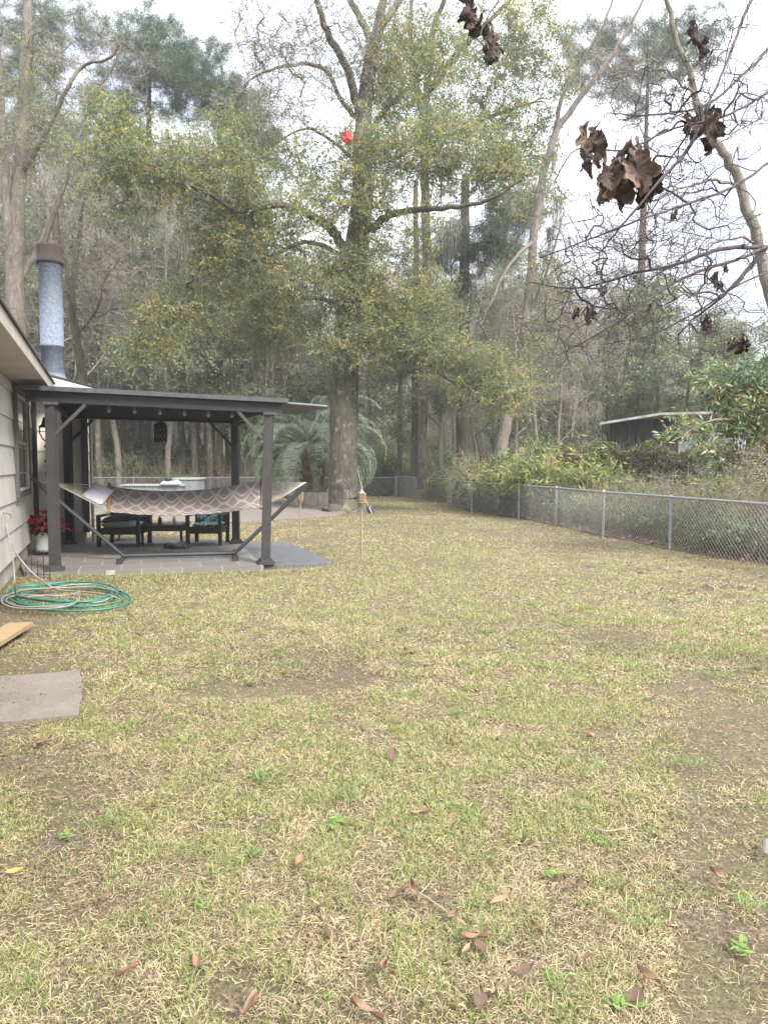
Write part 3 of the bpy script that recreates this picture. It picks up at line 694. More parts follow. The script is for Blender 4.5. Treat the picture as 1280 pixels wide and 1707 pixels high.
mb.build('leaves',leafmat('dark_green_leaf',[(0,(.02,.04,.02)),(.7,(.04,.09,.03)),(1,(.35,.27,.08))],.2),ps,True)
# wire border edging
e0=G(44,962); e1=G(84,965); mb=MB()
for k in range(5):
    p=e0+(e1-e0)*k/4; mb.prism([p[0],p[1],0],[p[0],p[1],.26+.18*(k%2)],.007,.006,5)
for z in (.06,.2): mb.prism([e0[0],e0[1],z],[e1[0],e1[1],z],.005,.005,4)
q0=e0+np.array([-.25,.5,0]); mb.prism([e0[0],e0[1],.2],[q0[0],q0[1],.2],.005,.005,4)
tag(mb.build('border_fence',BLK,loc=(e0[0],e0[1],0)),'low black wire garden border at the patio corner by the house','border fence')

# ================================================================== hoses, plank
GH=simple('green_hose',(.02,.20,.135),(.012,.13,.09),.35,0,10); WH=simple('off_white_hose',(.27,.25,.235),(.19,.175,.165),.5)
gh=MB(); hc=G(118,997); hw=(G(205,997)[0]-G(15,997)[0])/2
def gl(px,py,z=.02): return G(px,py,z)
R1=np.random.RandomState(11)
def hose(pxs,zs_,r,closed=False):
    P=[G(x,y,0)+ZZ*z for (x,y),z in zip(pxs,zs_)]
    if closed: P.append(P[0])
    pts,rad=smooth_line(P,[r]*len(P),10); return pts
pts=[]
for k in range(300):
    a=k/300*2*pi*4.3+pi; q=k/300
    cx=103+14*sin(q*9); cy=999+3.5*sin(q*7); rx=100-22*q+13*sin(q*23); ry=20-5*q+4*sin(q*17)
    pts.append(G(cx+rx*cos(a),cy-ry*sin(a)*(1 if True else 1),0)+ZZ*(.03+.035*abs(sin(q*31))*q+.02*q))
gh.tube(pts,.0135,7); tag(gh.build('garden_hose',GH,smooth=True,loc=(hc[0],hc[1],0)),'green garden hose lying in loose coils on the grass by the house','hose')
wh=MB()
sg=HP(wu(2)-.02,.1,1.02)
P=[sg+np.array([-.15,-.3,.05]),sg,*[D(x,y,dd) for x,y,dd in ((12,880,10.3),(20,905,10.0),(33,930,9.8),(60,960,9.7),(95,982,9.9))],G(140,993)+ZZ*.05,G(178,999)+ZZ*.06,G(200,1004)+ZZ*.04]
P2=[G(200,1004)+ZZ*.04,G(160,1010)+ZZ*.06,G(110,1012)+ZZ*.05,G(45,1005)+ZZ*.06]
pts,_=smooth_line(P,[.01]*len(P),8); wh.tube(pts,.012,6)
loops=[[(205,992),(150,985),(100,988),(45,992),(8,1003),(6,1015),(30,1021),(80,1024),(115,1021),(132,1010),(128,1001),(100,1000),(60,1004),(45,1006),(70,1000),(95,1001),(120,1010),(165,1011),(190,1002)],
       [(28,990),(80,990),(120,984),(165,982),(196,995)],[(135,992),(120,998),(95,1003),(60,1001),(20,1001),(12,1012),(35,1020),(75,1022),(110,1021)]]
for L_ in loops: wh.tube(hose(L_,[.05+.03*R1.rand() for _ in L_],.01),.0105,6)
P=[D(2,855,10.1),D(14,890,9.9),D(22,930,9.6),D(25,965,9.2),G(28,1000)+ZZ*.04,G(33,1010)+ZZ*.03]; pts,_=smooth_line(P,[.01]*len(P),8); wh.tube(pts,.010,6)
tag(wh.build('water_line',WH,smooth=True,loc=(hc[0],hc[1]-.1,0)),'thin off-white hose running from the house wall into the green coils','hose')
PINE=simple('new_pine_board',(.34,.25,.135),(.26,.18,.09),.6,0,3,.2,.004,(1,9,1)); 
q=[G(-60,1064,.06),G(22,1040,.06),G(55,1040,.06),G(-60,1110,.06)]; b0=G(56,1040,.06)
mb=MB(); e=unit(G(-60,1112,.06)-b0); s_=np.array([-e[1],e[0],0]); s_=s_ if s_[0]<0 else -s_
mb.bar(b0+s_*.12,b0+s_*.12+e*1.8,.24,.04)
tag(mb.build('lumber_plank',PINE,loc=(b0[0],b0[1],0)),'fresh yellow pine plank lying on bare ground near the hose','plank')
# ================================================================== grass, litter
def fence_x(y):   # the fence line along the right side, x at depth y
    return np.interp(y,[0,12.1,15,17.7,21,23.9,27.2,33.7,41.5],[7.2,6.6,5.76,5.22,4.85,4.35,3.25,2.85,.7])
STEPP=np.array([p[:2] for p in STEP]); PATIO=np.array([G(*q)[:2] for q in ((30,963),(98,960),(440,949),(553,941),(520,924),(478,905),(396,904),(150,900),(30,915))])
PAD=np.array([G(*q)[:2] for q in ((100,838),(560,838),(585,850),(560,862),(400,872),(100,866))])
def inside(px,py,poly):
    c=np.zeros(len(px),bool); n=len(poly)
    for i in range(n):
        a=poly[i]; b=poly[(i+1)%n]
        c^=((a[1]>py)!=(b[1]>py))&(px<(b[0]-a[0])*(py-a[1])/(b[1]-a[1]+1e-12)+a[0])
    return c
def wear(x,y):
    """0 = full turf, 1 = bare soil"""
    b=fbm(x,y,1.1,31,5); m=fbm(x,y,.35,37,3)
    v=np.clip((b-.57)*7,0,1)
    v=np.maximum(v,np.clip((b-.27)*6,0,1)*np.clip((x/np.maximum(y,.5)-.36)/.06,0,1)*np.clip(6.2-y,0,1))
    sc=np.array(STEPP).mean(0); v=np.maximum(v,.85*inside(x,y,sc+(STEPP-sc)*1.12)*np.clip((b-.3)*6,0,1))      # worn ground lower right
    e=np.clip(1-np.abs(fence_x(y)-.9-x)/.8,0,1)*(y>10); v=np.maximum(v,e*.95*np.clip((b-.27)*6,0,1))
    v=np.maximum(v,np.clip(1.7-np.hypot(x+1.5,(y-28)*.8)/1.8,0,1))            # round the oak
    v=np.maximum(v,np.clip((b-.30)*6,0,1)*np.clip((-.44*y+.5-x)/.5,0,1)*(y<10)) # by the slab and plank
    return v
def grass():
    rng=np.random.RandomState(21); mb=MB()
    bands=[(1.9,3.2,24000,.95,.0029),(3.2,5.5,16500,.98,.0035),(5.5,9,7500,1.05,.0048),(9,15,2400,1.05,.0075),(15,26,760,.95,.013),(26,41.6,320,.85,.021)]
    for y0,y1,dens,hs_,wb in bands:
        xm=lambda y:.62*y+.6
        area=(y1-y0)*(xm(y0)+xm(y1)); n=int(area*dens)
        y=y0+(y1-y0)*rng.rand(n); x=(rng.rand(n)*2-1)*xm(y)
        # tufts: pull blades together
        tx=np.round(x/.045+rng.normal(size=n)*.2)*.045; ty=np.round(y/.045+rng.normal(size=n)*.2)*.045; k_=.55 if y0<9 else 0
        x=x*(1-k_)+tx*k_; y=y*(1-k_)+ty*k_
        we=wear(x,y); keep=(rng.rand(n)>we*.93)&(x<fence_x(y)-.05)&~inside(x,y,STEPP)&~inside(x,y,PATIO)&~inside(x,y,PAD)&(x>W0[0]-.364*(y-W0[1])+.05)
        d2=fbm(x,y,5,41,3); keep&=(rng.rand(n)<np.clip((d2-.34)*4.6,.08,1))
        x=x[keep];y=y[keep];we=we[keep];n=len(x)
        g=fbm(x,y,5.5,51,4)*.68+fbm(x,y,.5,57,3)*.32; 
        g=g+np.clip(.10-np.abs(y-11)*.03,0,.1)       # greener belt in the middle distance
        straw=rng.rand(n)>np.clip((g-.38)*3.6,.14,.62)
        ln=np.where(straw,.030+.04*rng.rand(n),.028+.036*rng.rand(n))*hs_*(1-.35*we); 
        tall=rng.rand(n)<.04; ln=np.where(tall,ln*1.5,ln)
        az=rng.rand(n)*2*pi; el=np.where(straw,radians(12)+radians(50)*rng.rand(n),radians(35)+radians(50)*rng.rand(n))
        d=np.stack([np.cos(az)*np.cos(el),np.sin(az)*np.cos(el),np.sin(el)],1)
        wid=wb*(.7+.7*rng.rand(n)); s=np.stack([-np.sin(az),np.cos(az),np.zeros(n)],1)*wid[:,None]
        # some blades turn their flat side to the viewer
        tw=rng.normal(size=(n,3)); s=unit(s+tw*wid[:,None]*.8)*wid[:,None]
        p=np.stack([x,y,ground_h(x,y)-.016],1); m=p+d*ln[:,None]*.55; tpp=m+unit(d+np.array([0,0,-.75])*(.4+rng.rand(n))[:,None])*ln[:,None]*.5
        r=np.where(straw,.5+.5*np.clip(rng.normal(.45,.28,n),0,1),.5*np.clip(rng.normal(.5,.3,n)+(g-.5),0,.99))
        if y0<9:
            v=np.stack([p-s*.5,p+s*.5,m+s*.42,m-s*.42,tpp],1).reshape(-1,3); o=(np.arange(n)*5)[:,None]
            rr=np.where((r<.5)[:,None],np.stack([r*.7,r*.7,r,r,np.minimum(r+.2,.49)],1),np.stack([.5+(r-.5)*.55+.01,.5+(r-.5)*.55+.01,r,r,np.minimum(r+.08,1)],1)); mb.add(v,np.concatenate([np.array([[0,1,2,3]])+o,np.array([[3,2,4,4]])+o]),rr.ravel())  # blade bases darker: brown sheath tone plus occlusion shade put into the colour
        else:
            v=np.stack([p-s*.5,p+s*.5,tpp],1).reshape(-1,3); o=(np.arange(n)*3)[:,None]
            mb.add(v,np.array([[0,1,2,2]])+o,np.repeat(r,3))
        if y0<20:      # matted thatch lying flat beneath
            n=int(area*dens*.55); y=y0+(y1-y0)*rng.rand(n); x=(rng.rand(n)*2-1)*xm(y); we=wear(x,y)
            k=(rng.rand(n)>we*.88)&(x<fence_x(y)-.05)&~inside(x,y,STEPP)&~inside(x,y,PATIO)&~inside(x,y,PAD)&(x>W0[0]-.364*(y-W0[1])+.05); x=x[k];y=y[k];n=len(x)
            az=rng.rand(n)*6.283; L=(.02+.035*rng.rand(n)); d=unit(np.stack([np.cos(az),np.sin(az),rng.normal(size=n)*.15],1)); p=np.stack([x,y,ground_h(x,y)-.013+.014*rng.rand(n)],1); s=np.stack([-np.sin(az),np.cos(az),rng.normal(size=n)*.4],1)*(wb*.42*(.6+.7*rng.rand(n)))[:,None]
            v=np.stack([p-s,p+s,p+d*L[:,None]],1).reshape(-1,3); mb.add(v,np.array([[0,1,2,2]])+(np.arange(n)*3)[:,None],np.repeat(np.clip(.51+.32*rng.rand(n)**1.2,0,1),3))
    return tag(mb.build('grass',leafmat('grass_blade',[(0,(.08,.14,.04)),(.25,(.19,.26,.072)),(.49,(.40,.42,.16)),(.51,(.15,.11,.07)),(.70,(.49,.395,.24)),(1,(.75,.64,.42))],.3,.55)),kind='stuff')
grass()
BRN=leafmat('dead_leaf',[(0,(.05,.032,.024)),(.35,(.13,.08,.055)),(.6,(.22,.135,.09)),(.85,(.34,.215,.13)),(1,(.45,.31,.15))],.15,.6)
def litter():
    rng=np.random.RandomState(5); mb=MB()
    for y0,y1,n,sz in ((2,4,5000,.017),(4,9,13000,.022),(9,20,9000,.034),(20,41,5000,.05)):
        y=y0+(y1-y0)*rng.rand(n); x=(rng.rand(n)*2-1)*(.6*y+.5); we=wear(x,y); c=fbm(x,y,1.9,77,3)
        k=(x<fence_x(y)-.05)&~inside(x,y,PATIO)&~inside(x,y,PAD)&(x>W0[0]-.364*(y-W0[1])+.05)&(rng.rand(n)<(.25+.75*we)*np.clip((c-.38)*5,0,1))
        x=x[k];y=y[k];m=len(x); p=np.stack([x,y,ground_h(x,y)+.006+.022*rng.rand(m)],1)
        az=rng.rand(m)*2*pi; d=unit(np.stack([np.cos(az),np.sin(az),rng.normal(size=m)*.25],1)); L=sz*(.5+rng.rand(m)); leaves(mb,p,d,L,L*.5,rng.rand(m)*.8,rng,flat=3)
    # woodland litter beyond the fence
    n=26000; y=41.5+22*rng.rand(n)**1.4; x=-26+48*rng.rand(n); p=np.stack([x,y,.02+.05*rng.rand(n)],1); az=rng.rand(n)*2*pi
    leaves(mb,p,unit(np.stack([np.cos(az),np.sin(az),rng.normal(size=n)*.4],1)),.14,.08,rng.rand(n)*.8,rng,flat=2)
    n=16000; y=9+32*rng.rand(n); x=fence_x(y)+.1+7*rng.rand(n)**1.3; p=np.stack([x,y,.02+.04*rng.rand(n)],1); az=rng.rand(n)*2*pi
    leaves(mb,p,unit(np.stack([np.cos(az),np.sin(az),rng.normal(size=n)*.4],1)),.09,.05,rng.rand(n),rng,flat=2)
    tag(mb.build('leaf_litter',BRN),kind='stuff')
litter()
# the larger single leaves on the lawn
R2=np.random.RandomState(17); GL_='dead leaves lying on the lawn'
def dead_leaf_mesh(seed,L,W,curl):
    r=np.random.RandomState(seed); mb=MB(); ph=r.rand()*6
    mb.grid(lambda a,b:[(a-.5)*L+.0, W*(b-.5)*max(.03,sin(pi*min(1,a*.96+.02)))**1.35*(1+.22*sin(9*a+ph)*(b-.2)), curl*L*((b-.5)**2*.8+.35*(a-.5)**2+.08*sin(6*a+ph+4*b))],9,5,r.rand()); return mb
protos=[]
for k in range(6):
    mb=dead_leaf_mesh(k,.085+.02*(k%3),.036+.012*(k%2),.3+.25*(k%3)); mb.a=[np.full_like(a,(.35,.5,.62,.3,.8,.68)[k]) for a in mb.a]; protos.append(mb.build('dead_leaf',BRN,smooth=True))
DS=.60
spots=[(655,1262,2.0),(665,1495,1.6),(790,1570,1.3),(800,1582,1.2),(778,1590,1.1),(255,1350,1.2),(20,1335,1.0),(100,1335,1),(680,1090,1.7),(575,1170,1.1),(1240,1415,1),(1195,1462,1.2),(1190,1477,1),(1130,1460,1),(690,1492,1.4),(875,1622,1.3),(830,1507,1.2),(1080,1635,1.2),(800,1672,1.6),(820,1668,1),(610,1692,1.2),(545,1560,1.3),(330,1610,1.3),(420,1685,1.4),(535,1515,1),(960,1480,1.1),(940,1467,1.1),(1045,1478,1),(1270,1640,1),(640,1620,1.2),(745,1500,1.2),(755,1530,1),(895,1555,1.1),(1020,1165,1.3),(1150,1150,1.2),(230,1060,1.2),(285,1042,1),(75,1238,1.4),(30,1285,.9),(580,1140,1),(455,1370,1),(500,1440,1),(520,1475,1.1),(175,1500,1),(215,1625,1.1),(1060,1665,1.2),(975,1600,1),(700,1360,1.1),(880,1400,1),(760,1240,1.3),(1090,1165,1.1),(850,1130,1),(905,1105,.9),(985,1230,1.2),(1215,1565,1)]
for i,(x,y,s) in enumerate(spots):
    p=G(x,y,.02); o=protos[i%6] if i<6 else copy_tree(protos[i%6]); o.location=(p[0],p[1],p[2]+.012); o.rotation_euler=(R2.normal()*.3,R2.normal()*.3,R2.rand()*6.3); o.scale=(s*DS*(.8+.5*R2.rand()),s*DS*(.7+.7*R2.rand()),s*DS)
    tag(o,'curled brown dead leaf lying among the grass blades of the lawn','leaf',GL_)
YL=simple('yellow_leaf',(.42,.28,.06),(.30,.18,.05),.6)
mb=dead_leaf_mesh(40,.085,.028,.3); o=mb.build('dead_leaf',YL,smooth=True); o.location=tuple(G(25,1452,.03)); o.rotation_euler=(.2,0,.5); tag(o,'yellow-orange fallen leaf at the lower left of the lawn','leaf')
mb=dead_leaf_mesh(41,.07,.032,.3); o=mb.build('dead_leaf',YL,smooth=True); o.location=tuple(G(64,1232,.03)); o.rotation_euler=(.1,.2,2.5); tag(o,'yellow leaf lying just below the concrete slab','leaf')
# broad-leaved weeds
WG=leafmat('weed_leaf',[(0,(.12,.20,.05)),(1,(.25,.34,.10))],.35,.45)
wp=[]
for k in range(3):
    r=np.random.RandomState(60+k); mb=MB(); n=(26,9,34)[k]
    for q in range(n):
        a=r.rand()*6.28; L=(.05+.09*r.rand())*(1,.8,1)[k]; W=(.008,.030,.006)[k]*(.7+.6*r.rand()); o_=r.normal(size=2)*(.03,.012,.05)[k]; lift=(.5,.18,.8)[k]*(.4+r.rand()); dr=r.normal()*.5
        mb.grid(lambda u,v:[o_[0]+cos(a+dr*u)*L*u-sin(a)*W*(v-.5)*sin(pi*min(1,u*.9+.08)), o_[1]+sin(a+dr*u)*L*u+cos(a)*W*(v-.5)*sin(pi*min(1,u*.9+.08)), .004+L*lift*(u-.55*u*u)+abs(v-.5)*W*.3],6,3,r.rand())
    wp.append(mb.build('weed',WG,smooth=True))
ws=[(440,1300,1.6),(560,1370,1.5),(330,1425,1.1),(415,1428,1.2),(115,1398,1.1),(175,1378,1.1),(345,1515,1.0),(905,1112,1.5),(885,1010,1.5),(850,1325,.9),(915,1462,1.0),(1150,1278,1.4),(1245,1512,1.2),(745,1345,1.3),(790,1365,1.2),(670,1050,1.6),(700,1128,1.2),(1200,1130,1.8),(1255,1115,1.5),(330,1050,1.4),(640,1030,1.3),(810,1055,1.2),(1240,1590,1.3),(1050,1540,1.1),(925,1640,.9),(985,1400,1.1),(575,1330,1.3),(1120,1000,1.5),(420,1140,1.1),(1000,1285,1.3),(90,1120,1.0),(1030,1680,1.3),(470,1170,1.2),(760,1190,1.2)]
for i,(x,y,s) in enumerate(ws):
    p=G(x,y,.0); o=wp[i%3] if i<3 else copy_tree(wp[i%3]); o.location=(p[0],p[1],.006); o.rotation_euler=(0,0,R2.rand()*6.3); o.scale=(s*.65,)*3
    tag(o,'small bright green weed growing in the lawn','weed','weeds growing in the lawn')
TW=simple('dry_twig',(.30,.24,.18),(.2,.15,.1),.9)
for (a,b,c_,lab) in (((985,1378),(1010,1385),(1045,1380),'thin grey twig lying on the lawn in front of the worn ground'),((655,1478),(700,1490),(745,1520),'brown twig beside the cluster of dead leaves low in the lawn')):
    pts,_=smooth_line([G(*a,.03),G(*b,.035),G(*c_,.03)],[.004]*3,5); mb=MB(); mb.tube(pts,.004,5); q=pts[len(pts)//2]; mb.prism(q,q+np.array([.05,.06,.02]),.003,.002,4); tag(mb.build('twig',TW,loc=tuple(pts[0])),lab,'twig')
pts=[G(1276,1402,.03),G(1274,1425,.03)]; mb=MB(); mb.tube(pts,[.014,.011],7); q=(pts[0]+pts[1])/2; mb.prism(q,q+np.array([-.03,-.02,.01]),.005,.003,5); tag(mb.build('twig',simple('pale_stick',(.17,.155,.135),None,.8),loc=tuple(pts[0])),'thick pale bleached stick at the right edge on bare soil','twig')
# soil clods on the worn strip
mb0=MB()
R3=np.random.RandomState(9)
for k in range(110):
    x=1040+R3.rand()*240; y=935+ (x-1040)*.14+R3.normal()*14+12; p=G(x,y,.0)+np.array([R3.normal()*.3,R3.normal()*.5,0]); s=.012+.05*R3.rand()**2
    mb0.grid(lambda a,b: p+s*np.array([ (a-.5)*2,(b-.5)*2,.5*(sin(pi*a)*sin(pi*b))**.6*(1+.7*sin(a*17+k)*sin(b*13+k*2)) ])-ZZ*.01,7,7,R3.rand())
tag(mb0.build('dirt',simple('dark_soil',(.13,.10,.08),(.06,.045,.035),.95,0,30,.6)),kind='stuff')

# ================================================================== chain link fences
ZINC=simple('weathered_zinc',(.42,.43,.44),(.28,.285,.29),.45,.45,20); WIRE=simple('dull_wire',(.44,.45,.45),(.32,.325,.33),.5,.1,20)
def chain_fence(name,label,pts,hh,posts,rw=.0031,pitch=.105):
    f=thing(name,(pts[0][0],pts[0][1],0),label,'fence'); pts=[np.array([p[0],p[1],0]) for p in pts]
    mb=MB()
    for a,b in zip(pts[:-1],pts[1:]): mb.prism(a+ZZ*hh,b+ZZ*hh,.024,.024,8)
    mb.build('top_rail',ZINC,f,True)
    mb=MB()
    for a,b in zip(pts[:-1],pts[1:]):
        d=b-a; L=np.linalg.norm(d); d/=L; n=int(L/pitch); k=np.arange(-int(hh/pitch),n+1)
        dist=(a[1]+b[1])/2; r=rw*max(1,dist/32)
        s0=k*pitch; s1=s0+hh; 
        for sg in (0,1):
            u0=np.clip(s0,0,L); u1=np.clip(s1,0,L); z0=(u0-s0); z1=(u1-s0); ok=u1>u0+.01
            if sg: u0,u1=L-u0,L-u1
            A_=a[None]+d[None]*u0[ok,None]+ZZ*(.03+z0[ok,None]*(hh-.04)/hh); B_=a[None]+d[None]*u1[ok,None]+ZZ*(.03+z1[ok,None]*(hh-.04)/hh)
            mb.prism(A_,B_,r,r,3)
    mb.build('mesh',WIRE,f)
    for p in posts:
        mb=MB(); r=.03; mb.prism([p[0],p[1],-.05],[p[0],p[1],hh-.02],r,r,10); mb.lathe([p[0],p[1],hh-.03],[(r+.006,0),(r+.008,.03),(r,.065),(.001,.08)],10); mb.build('post',ZINC,f,True)
RP=[(6.25+.9,9.2),(6.28,12.1),(5.74,15.0),(5.2,17.75),(4.82,21.0),(4.3,23.9),(3.2,27.3),(2.83,33.7),(.66,41.6)]
chain_fence('chain_link_fence','grey chain-link fence running back along the right side of the lawn',RP,1.06,RP[1:])
BP=[(.66,41.6),(-4.5,41.7),(-9.5,41.8),(-14.5,41.8),(-19.5,42),(-25,42)]
chain_fence('chain_link_fence','low distant chain-link fence closing the far end of the yard',BP,1.0,[(x,41.7) for x in np.arange(-2.3,-25,-2.9)],.0030,.11)

# ================================================================== garden things at the back
SPK=NT('speckled_grey_block'); v=SPK.mapping((1,1,1)); f=SPK.noise(v,14,5,.8); SPK.bsdf(SPK.ramp(f,[(.35,(.10,.115,.12)),(.6,(.22,.24,.245))]),.8,0,f,.4); WTOP=simple('white_counter',(.36,.36,.35),(.27,.27,.26),.5)
a=D(200,830,27.3); b=D(305,830,27.6); c=D(325,830,27.8); bb=thing('outdoor_counter',((a[0]+c[0])/2,27.8,0),'grey stone-faced outdoor kitchen counter with white top behind the hammock','counter')
mb=MB(); mb.box([(a[0]+b[0])/2,28,.46],(b[0]-a[0],.8,.92)); mb.box([(b[0]+c[0])/2-.12,28.3,.58],(c[0]-b[0]+.5,1.0,1.16)); mb.build('base',SPK.m,bb)
mb=MB(); mb.box([(a[0]+b[0])/2,28,.955],(b[0]-a[0]+.12,.9,.06)); mb.build('countertop',WTOP,bb)
mb=MB(); mb.box([(b[0]+c[0])/2-.12,28.3,1.185],(c[0]-b[0]+.6,1.1,.05)); mb.build('countertop',WTOP,bb)
p=D(286,806,27.7); mb=MB(); mb.grid(lambda u,v: np.array([p[0]+(u-.5)*.75,p[1]+(v-.5)*.5,.99+.17*(sin(pi*u)*sin(pi*v))**.5*(1+.3*sin(u*9))]),12,8); tag(mb.build('folded_cloth',simple('white_cloth',(.42,.42,.42),None,.9),smooth=True,loc=(p[0],p[1],.985)),'crumpled white cloth on the outdoor counter','cloth')
p=D(281,803,27.6); mb=MB(); mb.lathe([p[0]-.02,p[1],1.14],[(.001,0),(.13,.01),(.16,.06),(.1,.12),(.001,.13)],12); tag(mb.build('black_hat',BLK,smooth=True,loc=(p[0],p[1],1.14)),'small black cap resting on the white cloth','cap')
# planter of concrete blocks with palm
PC=G(518,843)+np.array([0,.85,0]); blk=simple('stained_concrete',(.46,.42,.36),(.20,.17,.13),.9,0,2.2,.5,.01)
mb=MB(); n=10
for k in range(n):
    a0=k/n*2*pi; a1=(k+1)/n*2*pi-.02; 
    o_=[(1.02,a0),(1.02,a1),(.86,a1),(.86,a0)]; v=[[PC[0]+r*cos(a),PC[1]+r*sin(a),z] for z in (0,.56) for r,a in o_]
    mb.add(v,[[0,1,2,3],[4,5,6,7],[0,1,5,4],[1,2,6,5],[2,3,7,6],[3,0,4,7]],R0.rand())
o=mb.build('planter',blk,loc=(PC[0],PC[1],0)); tag(o,'round concrete block planter holding the palm','planter')
mb=MB(); mb.lathe([PC[0],PC[1],0],[(.86,.42),(.4,.5),(.001,.52)],20); mb.build('soil',simple('soil',(.14,.10,.07),None,.95),o)
pal=thing('palm_tree',(PC[0],PC[1],.45),'blue-green palm with arching feathery fronds beside the big oak','palm tree')
rg=np.random.RandomState(31); mb=MB(); zt=2.25
mb.lathe([PC[0],PC[1],0],[(.36+.05*(k%2)+.06*sin(k),.45+k*.12) for k in range(16)]+[(.1,2.5)],16)
nb=150; a=rg.rand(nb)*6.28; z=.5+1.8*rg.rand(nb); p=np.stack([PC[0]+.36*np.cos(a),PC[1]+.36*np.sin(a),z],1); mb.prism(p,p+np.stack([.16*np.cos(a),.16*np.sin(a),np.full(nb,.28)],1),.05,.015,4)
mb.build('trunk',simple('palm_boots',(.20,.13,.09),(.09,.06,.045),.95,0,10,.9,.03),pal)
crown=np.array([PC[0],PC[1],zt])
PG=leafmat('palm_leaf',[(0,(.18,.23,.15)),(.5,(.29,.35,.26)),(1,(.42,.47,.39))],.25,.5); STM=simple('palm_stalk',(.22,.24,.14),(.15,.15,.09),.6)
for k in range(44):
    az=k*2.399+rg.normal()*.15; q=k/44; el=radians(86-86*q+rg.normal()*5); L=4.0+.5*rg.rand(); 
    hd_=np.array([cos(az),sin(az),0]); pts=[];p=crown.copy()+hd_*.15; e=el; ns=18
    for s in range(ns+1):
        pts.append(p.copy()); e-=(.055+.012*s*(.75+.6*q))*1.0; p=p+(hd_*cos(e)+ZZ*sin(e))*L/ns
    pts=np.array(pts); mb=MB(); mb.tube(pts,np.linspace(.028,.006,ns+1),4)
    fr=mb.build('frond',STM,pal)
    t=np.repeat(np.linspace(.16,1,75),2); sd=np.tile([1,-1],75); i=t*ns; i0=np.clip(i.astype(int),0,ns-1); fr_=(i-i0)[:,None]
    P=pts[i0]*(1-fr_)+pts[i0+1]*fr_; T=unit(pts[i0+1]-pts[i0]); S=unit(np.cross(T,ZZ))*sd[:,None]
    ln=(.62*np.sin(np.clip(t*1.0+.18,0,1)*pi*.86+.1))*(.9+.2*rg.rand(len(t)))
    d1=unit(T*.55+S*.8+ZZ*.35); d2=unit(T*.6+S*.45-ZZ*.75)
    M=P+d1*ln[:,None]*.5; E=M+d2*ln[:,None]*.55; wv_=np.cross(d1,S); wv_=unit(wv_+rg.normal(size=wv_.shape)*.3)*.017
    lf=MB(); n=len(t); v=np.stack([P-wv_,P+wv_,M+wv_,M-wv_,E],1).reshape(-1,3); o_=(np.arange(n)*5)[:,None]; r=np.clip(rg.rand()*.6+rg.rand(n)*.4,0,1)
    lf.add(v,np.concatenate([np.array([[0,1,2,3]])+o_,np.array([[3,2,4,4]])+o_]),np.repeat(r,5)); lf.build('leaflets',PG,fr)
# tiki torches
BAM=simple('bamboo',(.33,.27,.165),(.23,.18,.11),.6,0,10)
def torch(px,pb,ptop,label,s=1):
    p=G(px,pb); zt=D(px,ptop,p[1])[2]; t_=thing('torch',p,label,'torch'); mb=MB()
    for k in range(4):
        z0=k/4*(zt-.2); z1=(k+1)/4*(zt-.2); mb.prism([p[0],p[1],z0-.05*(k==0)],[p[0],p[1],z1],.014,.013,8); mb.lathe([p[0],p[1],z1-.008],[(.013,0),(.018,.004),(.018,.012),(.013,.016)],8)
    mb.build('pole',BAM,t_,True)
    mb=MB()
    for k in range(18):
        a=k/18*2*pi; mb.prism(np.array([[p[0]+.02*cos(a),p[1]+.02*sin(a),zt-.30],[p[0]+.06*cos(a),p[1]+.06*sin(a),zt-.22]]),np.array([[p[0]+.06*cos(a),p[1]+.06*sin(a),zt-.22],[p[0]+.072*cos(a),p[1]+.072*sin(a),zt-.04]]),.008,.008,4)
    for z in (-.22,-.17,-.12,-.05): mb.lathe([p[0],p[1],zt+z],[(.066,0),(.076,.008),(.066,.016)],14)
    mb.build('basket',BAM,t_)
    mb=MB(); mb.lathe([p[0],p[1],zt-.16],[(.001,0),(.055,.0),(.055,.12),(.05,.14),(.02,.15),(.02,.18),(.001,.18)],14); mb.build('canister',simple('torch_tin',(.5,.5,.5),(.2,.2,.2),.35,.6),t_,True)
torch(603,934,818,'bamboo garden torch standing in the open lawn right of the oak')
torch(501,898,818,'frayed bamboo garden torch between the pergola and the oak')
# disc swing beside oak
sp_=D(618,852,26.6); sw=thing('rope_swing',sp_,'small blue and black swing seat hanging on a rope right of the oak trunk','swing')
mb=MB(); ax=unit(np.array([.5,.3,.75])); x_=unit(np.cross(ax,ZZ)); y_=np.cross(ax,x_)
mb.grid(lambda u,v: sp_+ax*.0+ (unit(np.array([.45,0,-.9]))*(u-.5)*.42)+np.array([.85,.1,.42])*(v-.5)*.2+np.array([0,-1,0])*.06*(sin(pi*u)*sin(pi*v))**.5,10,6); mb.grid(lambda u,v: sp_+ (unit(np.array([.45,0,-.9]))*(u-.5)*.42)+np.array([.85,.1,.42])*(v-.5)*.2+np.array([0,1,0])*.04*(sin(pi*u)*sin(pi*v))**.5,10,6)
mb.build('seat',simple('navy_seat',(.02,.035,.08),(.01,.015,.03),.4),sw,True)
mb=MB(); mb.bar(sp_-np.array([.06,.07,-.12]),sp_+np.array([.07,-.07,-.12]),.05,.02); mb.build('stripe',simple('white_stripe',(.7,.72,.75),None,.5),sw)
mb=MB(); mb.prism(sp_+np.array([-.09,0,.18]),D(607,826,27.0),.014,.014,5); mb.prism(D(607,826,27.0),D(592,770,27.7),.014,.014,5); mb.build('rope',simple('tan_rope',(.45,.33,.2),None,.9),sw)

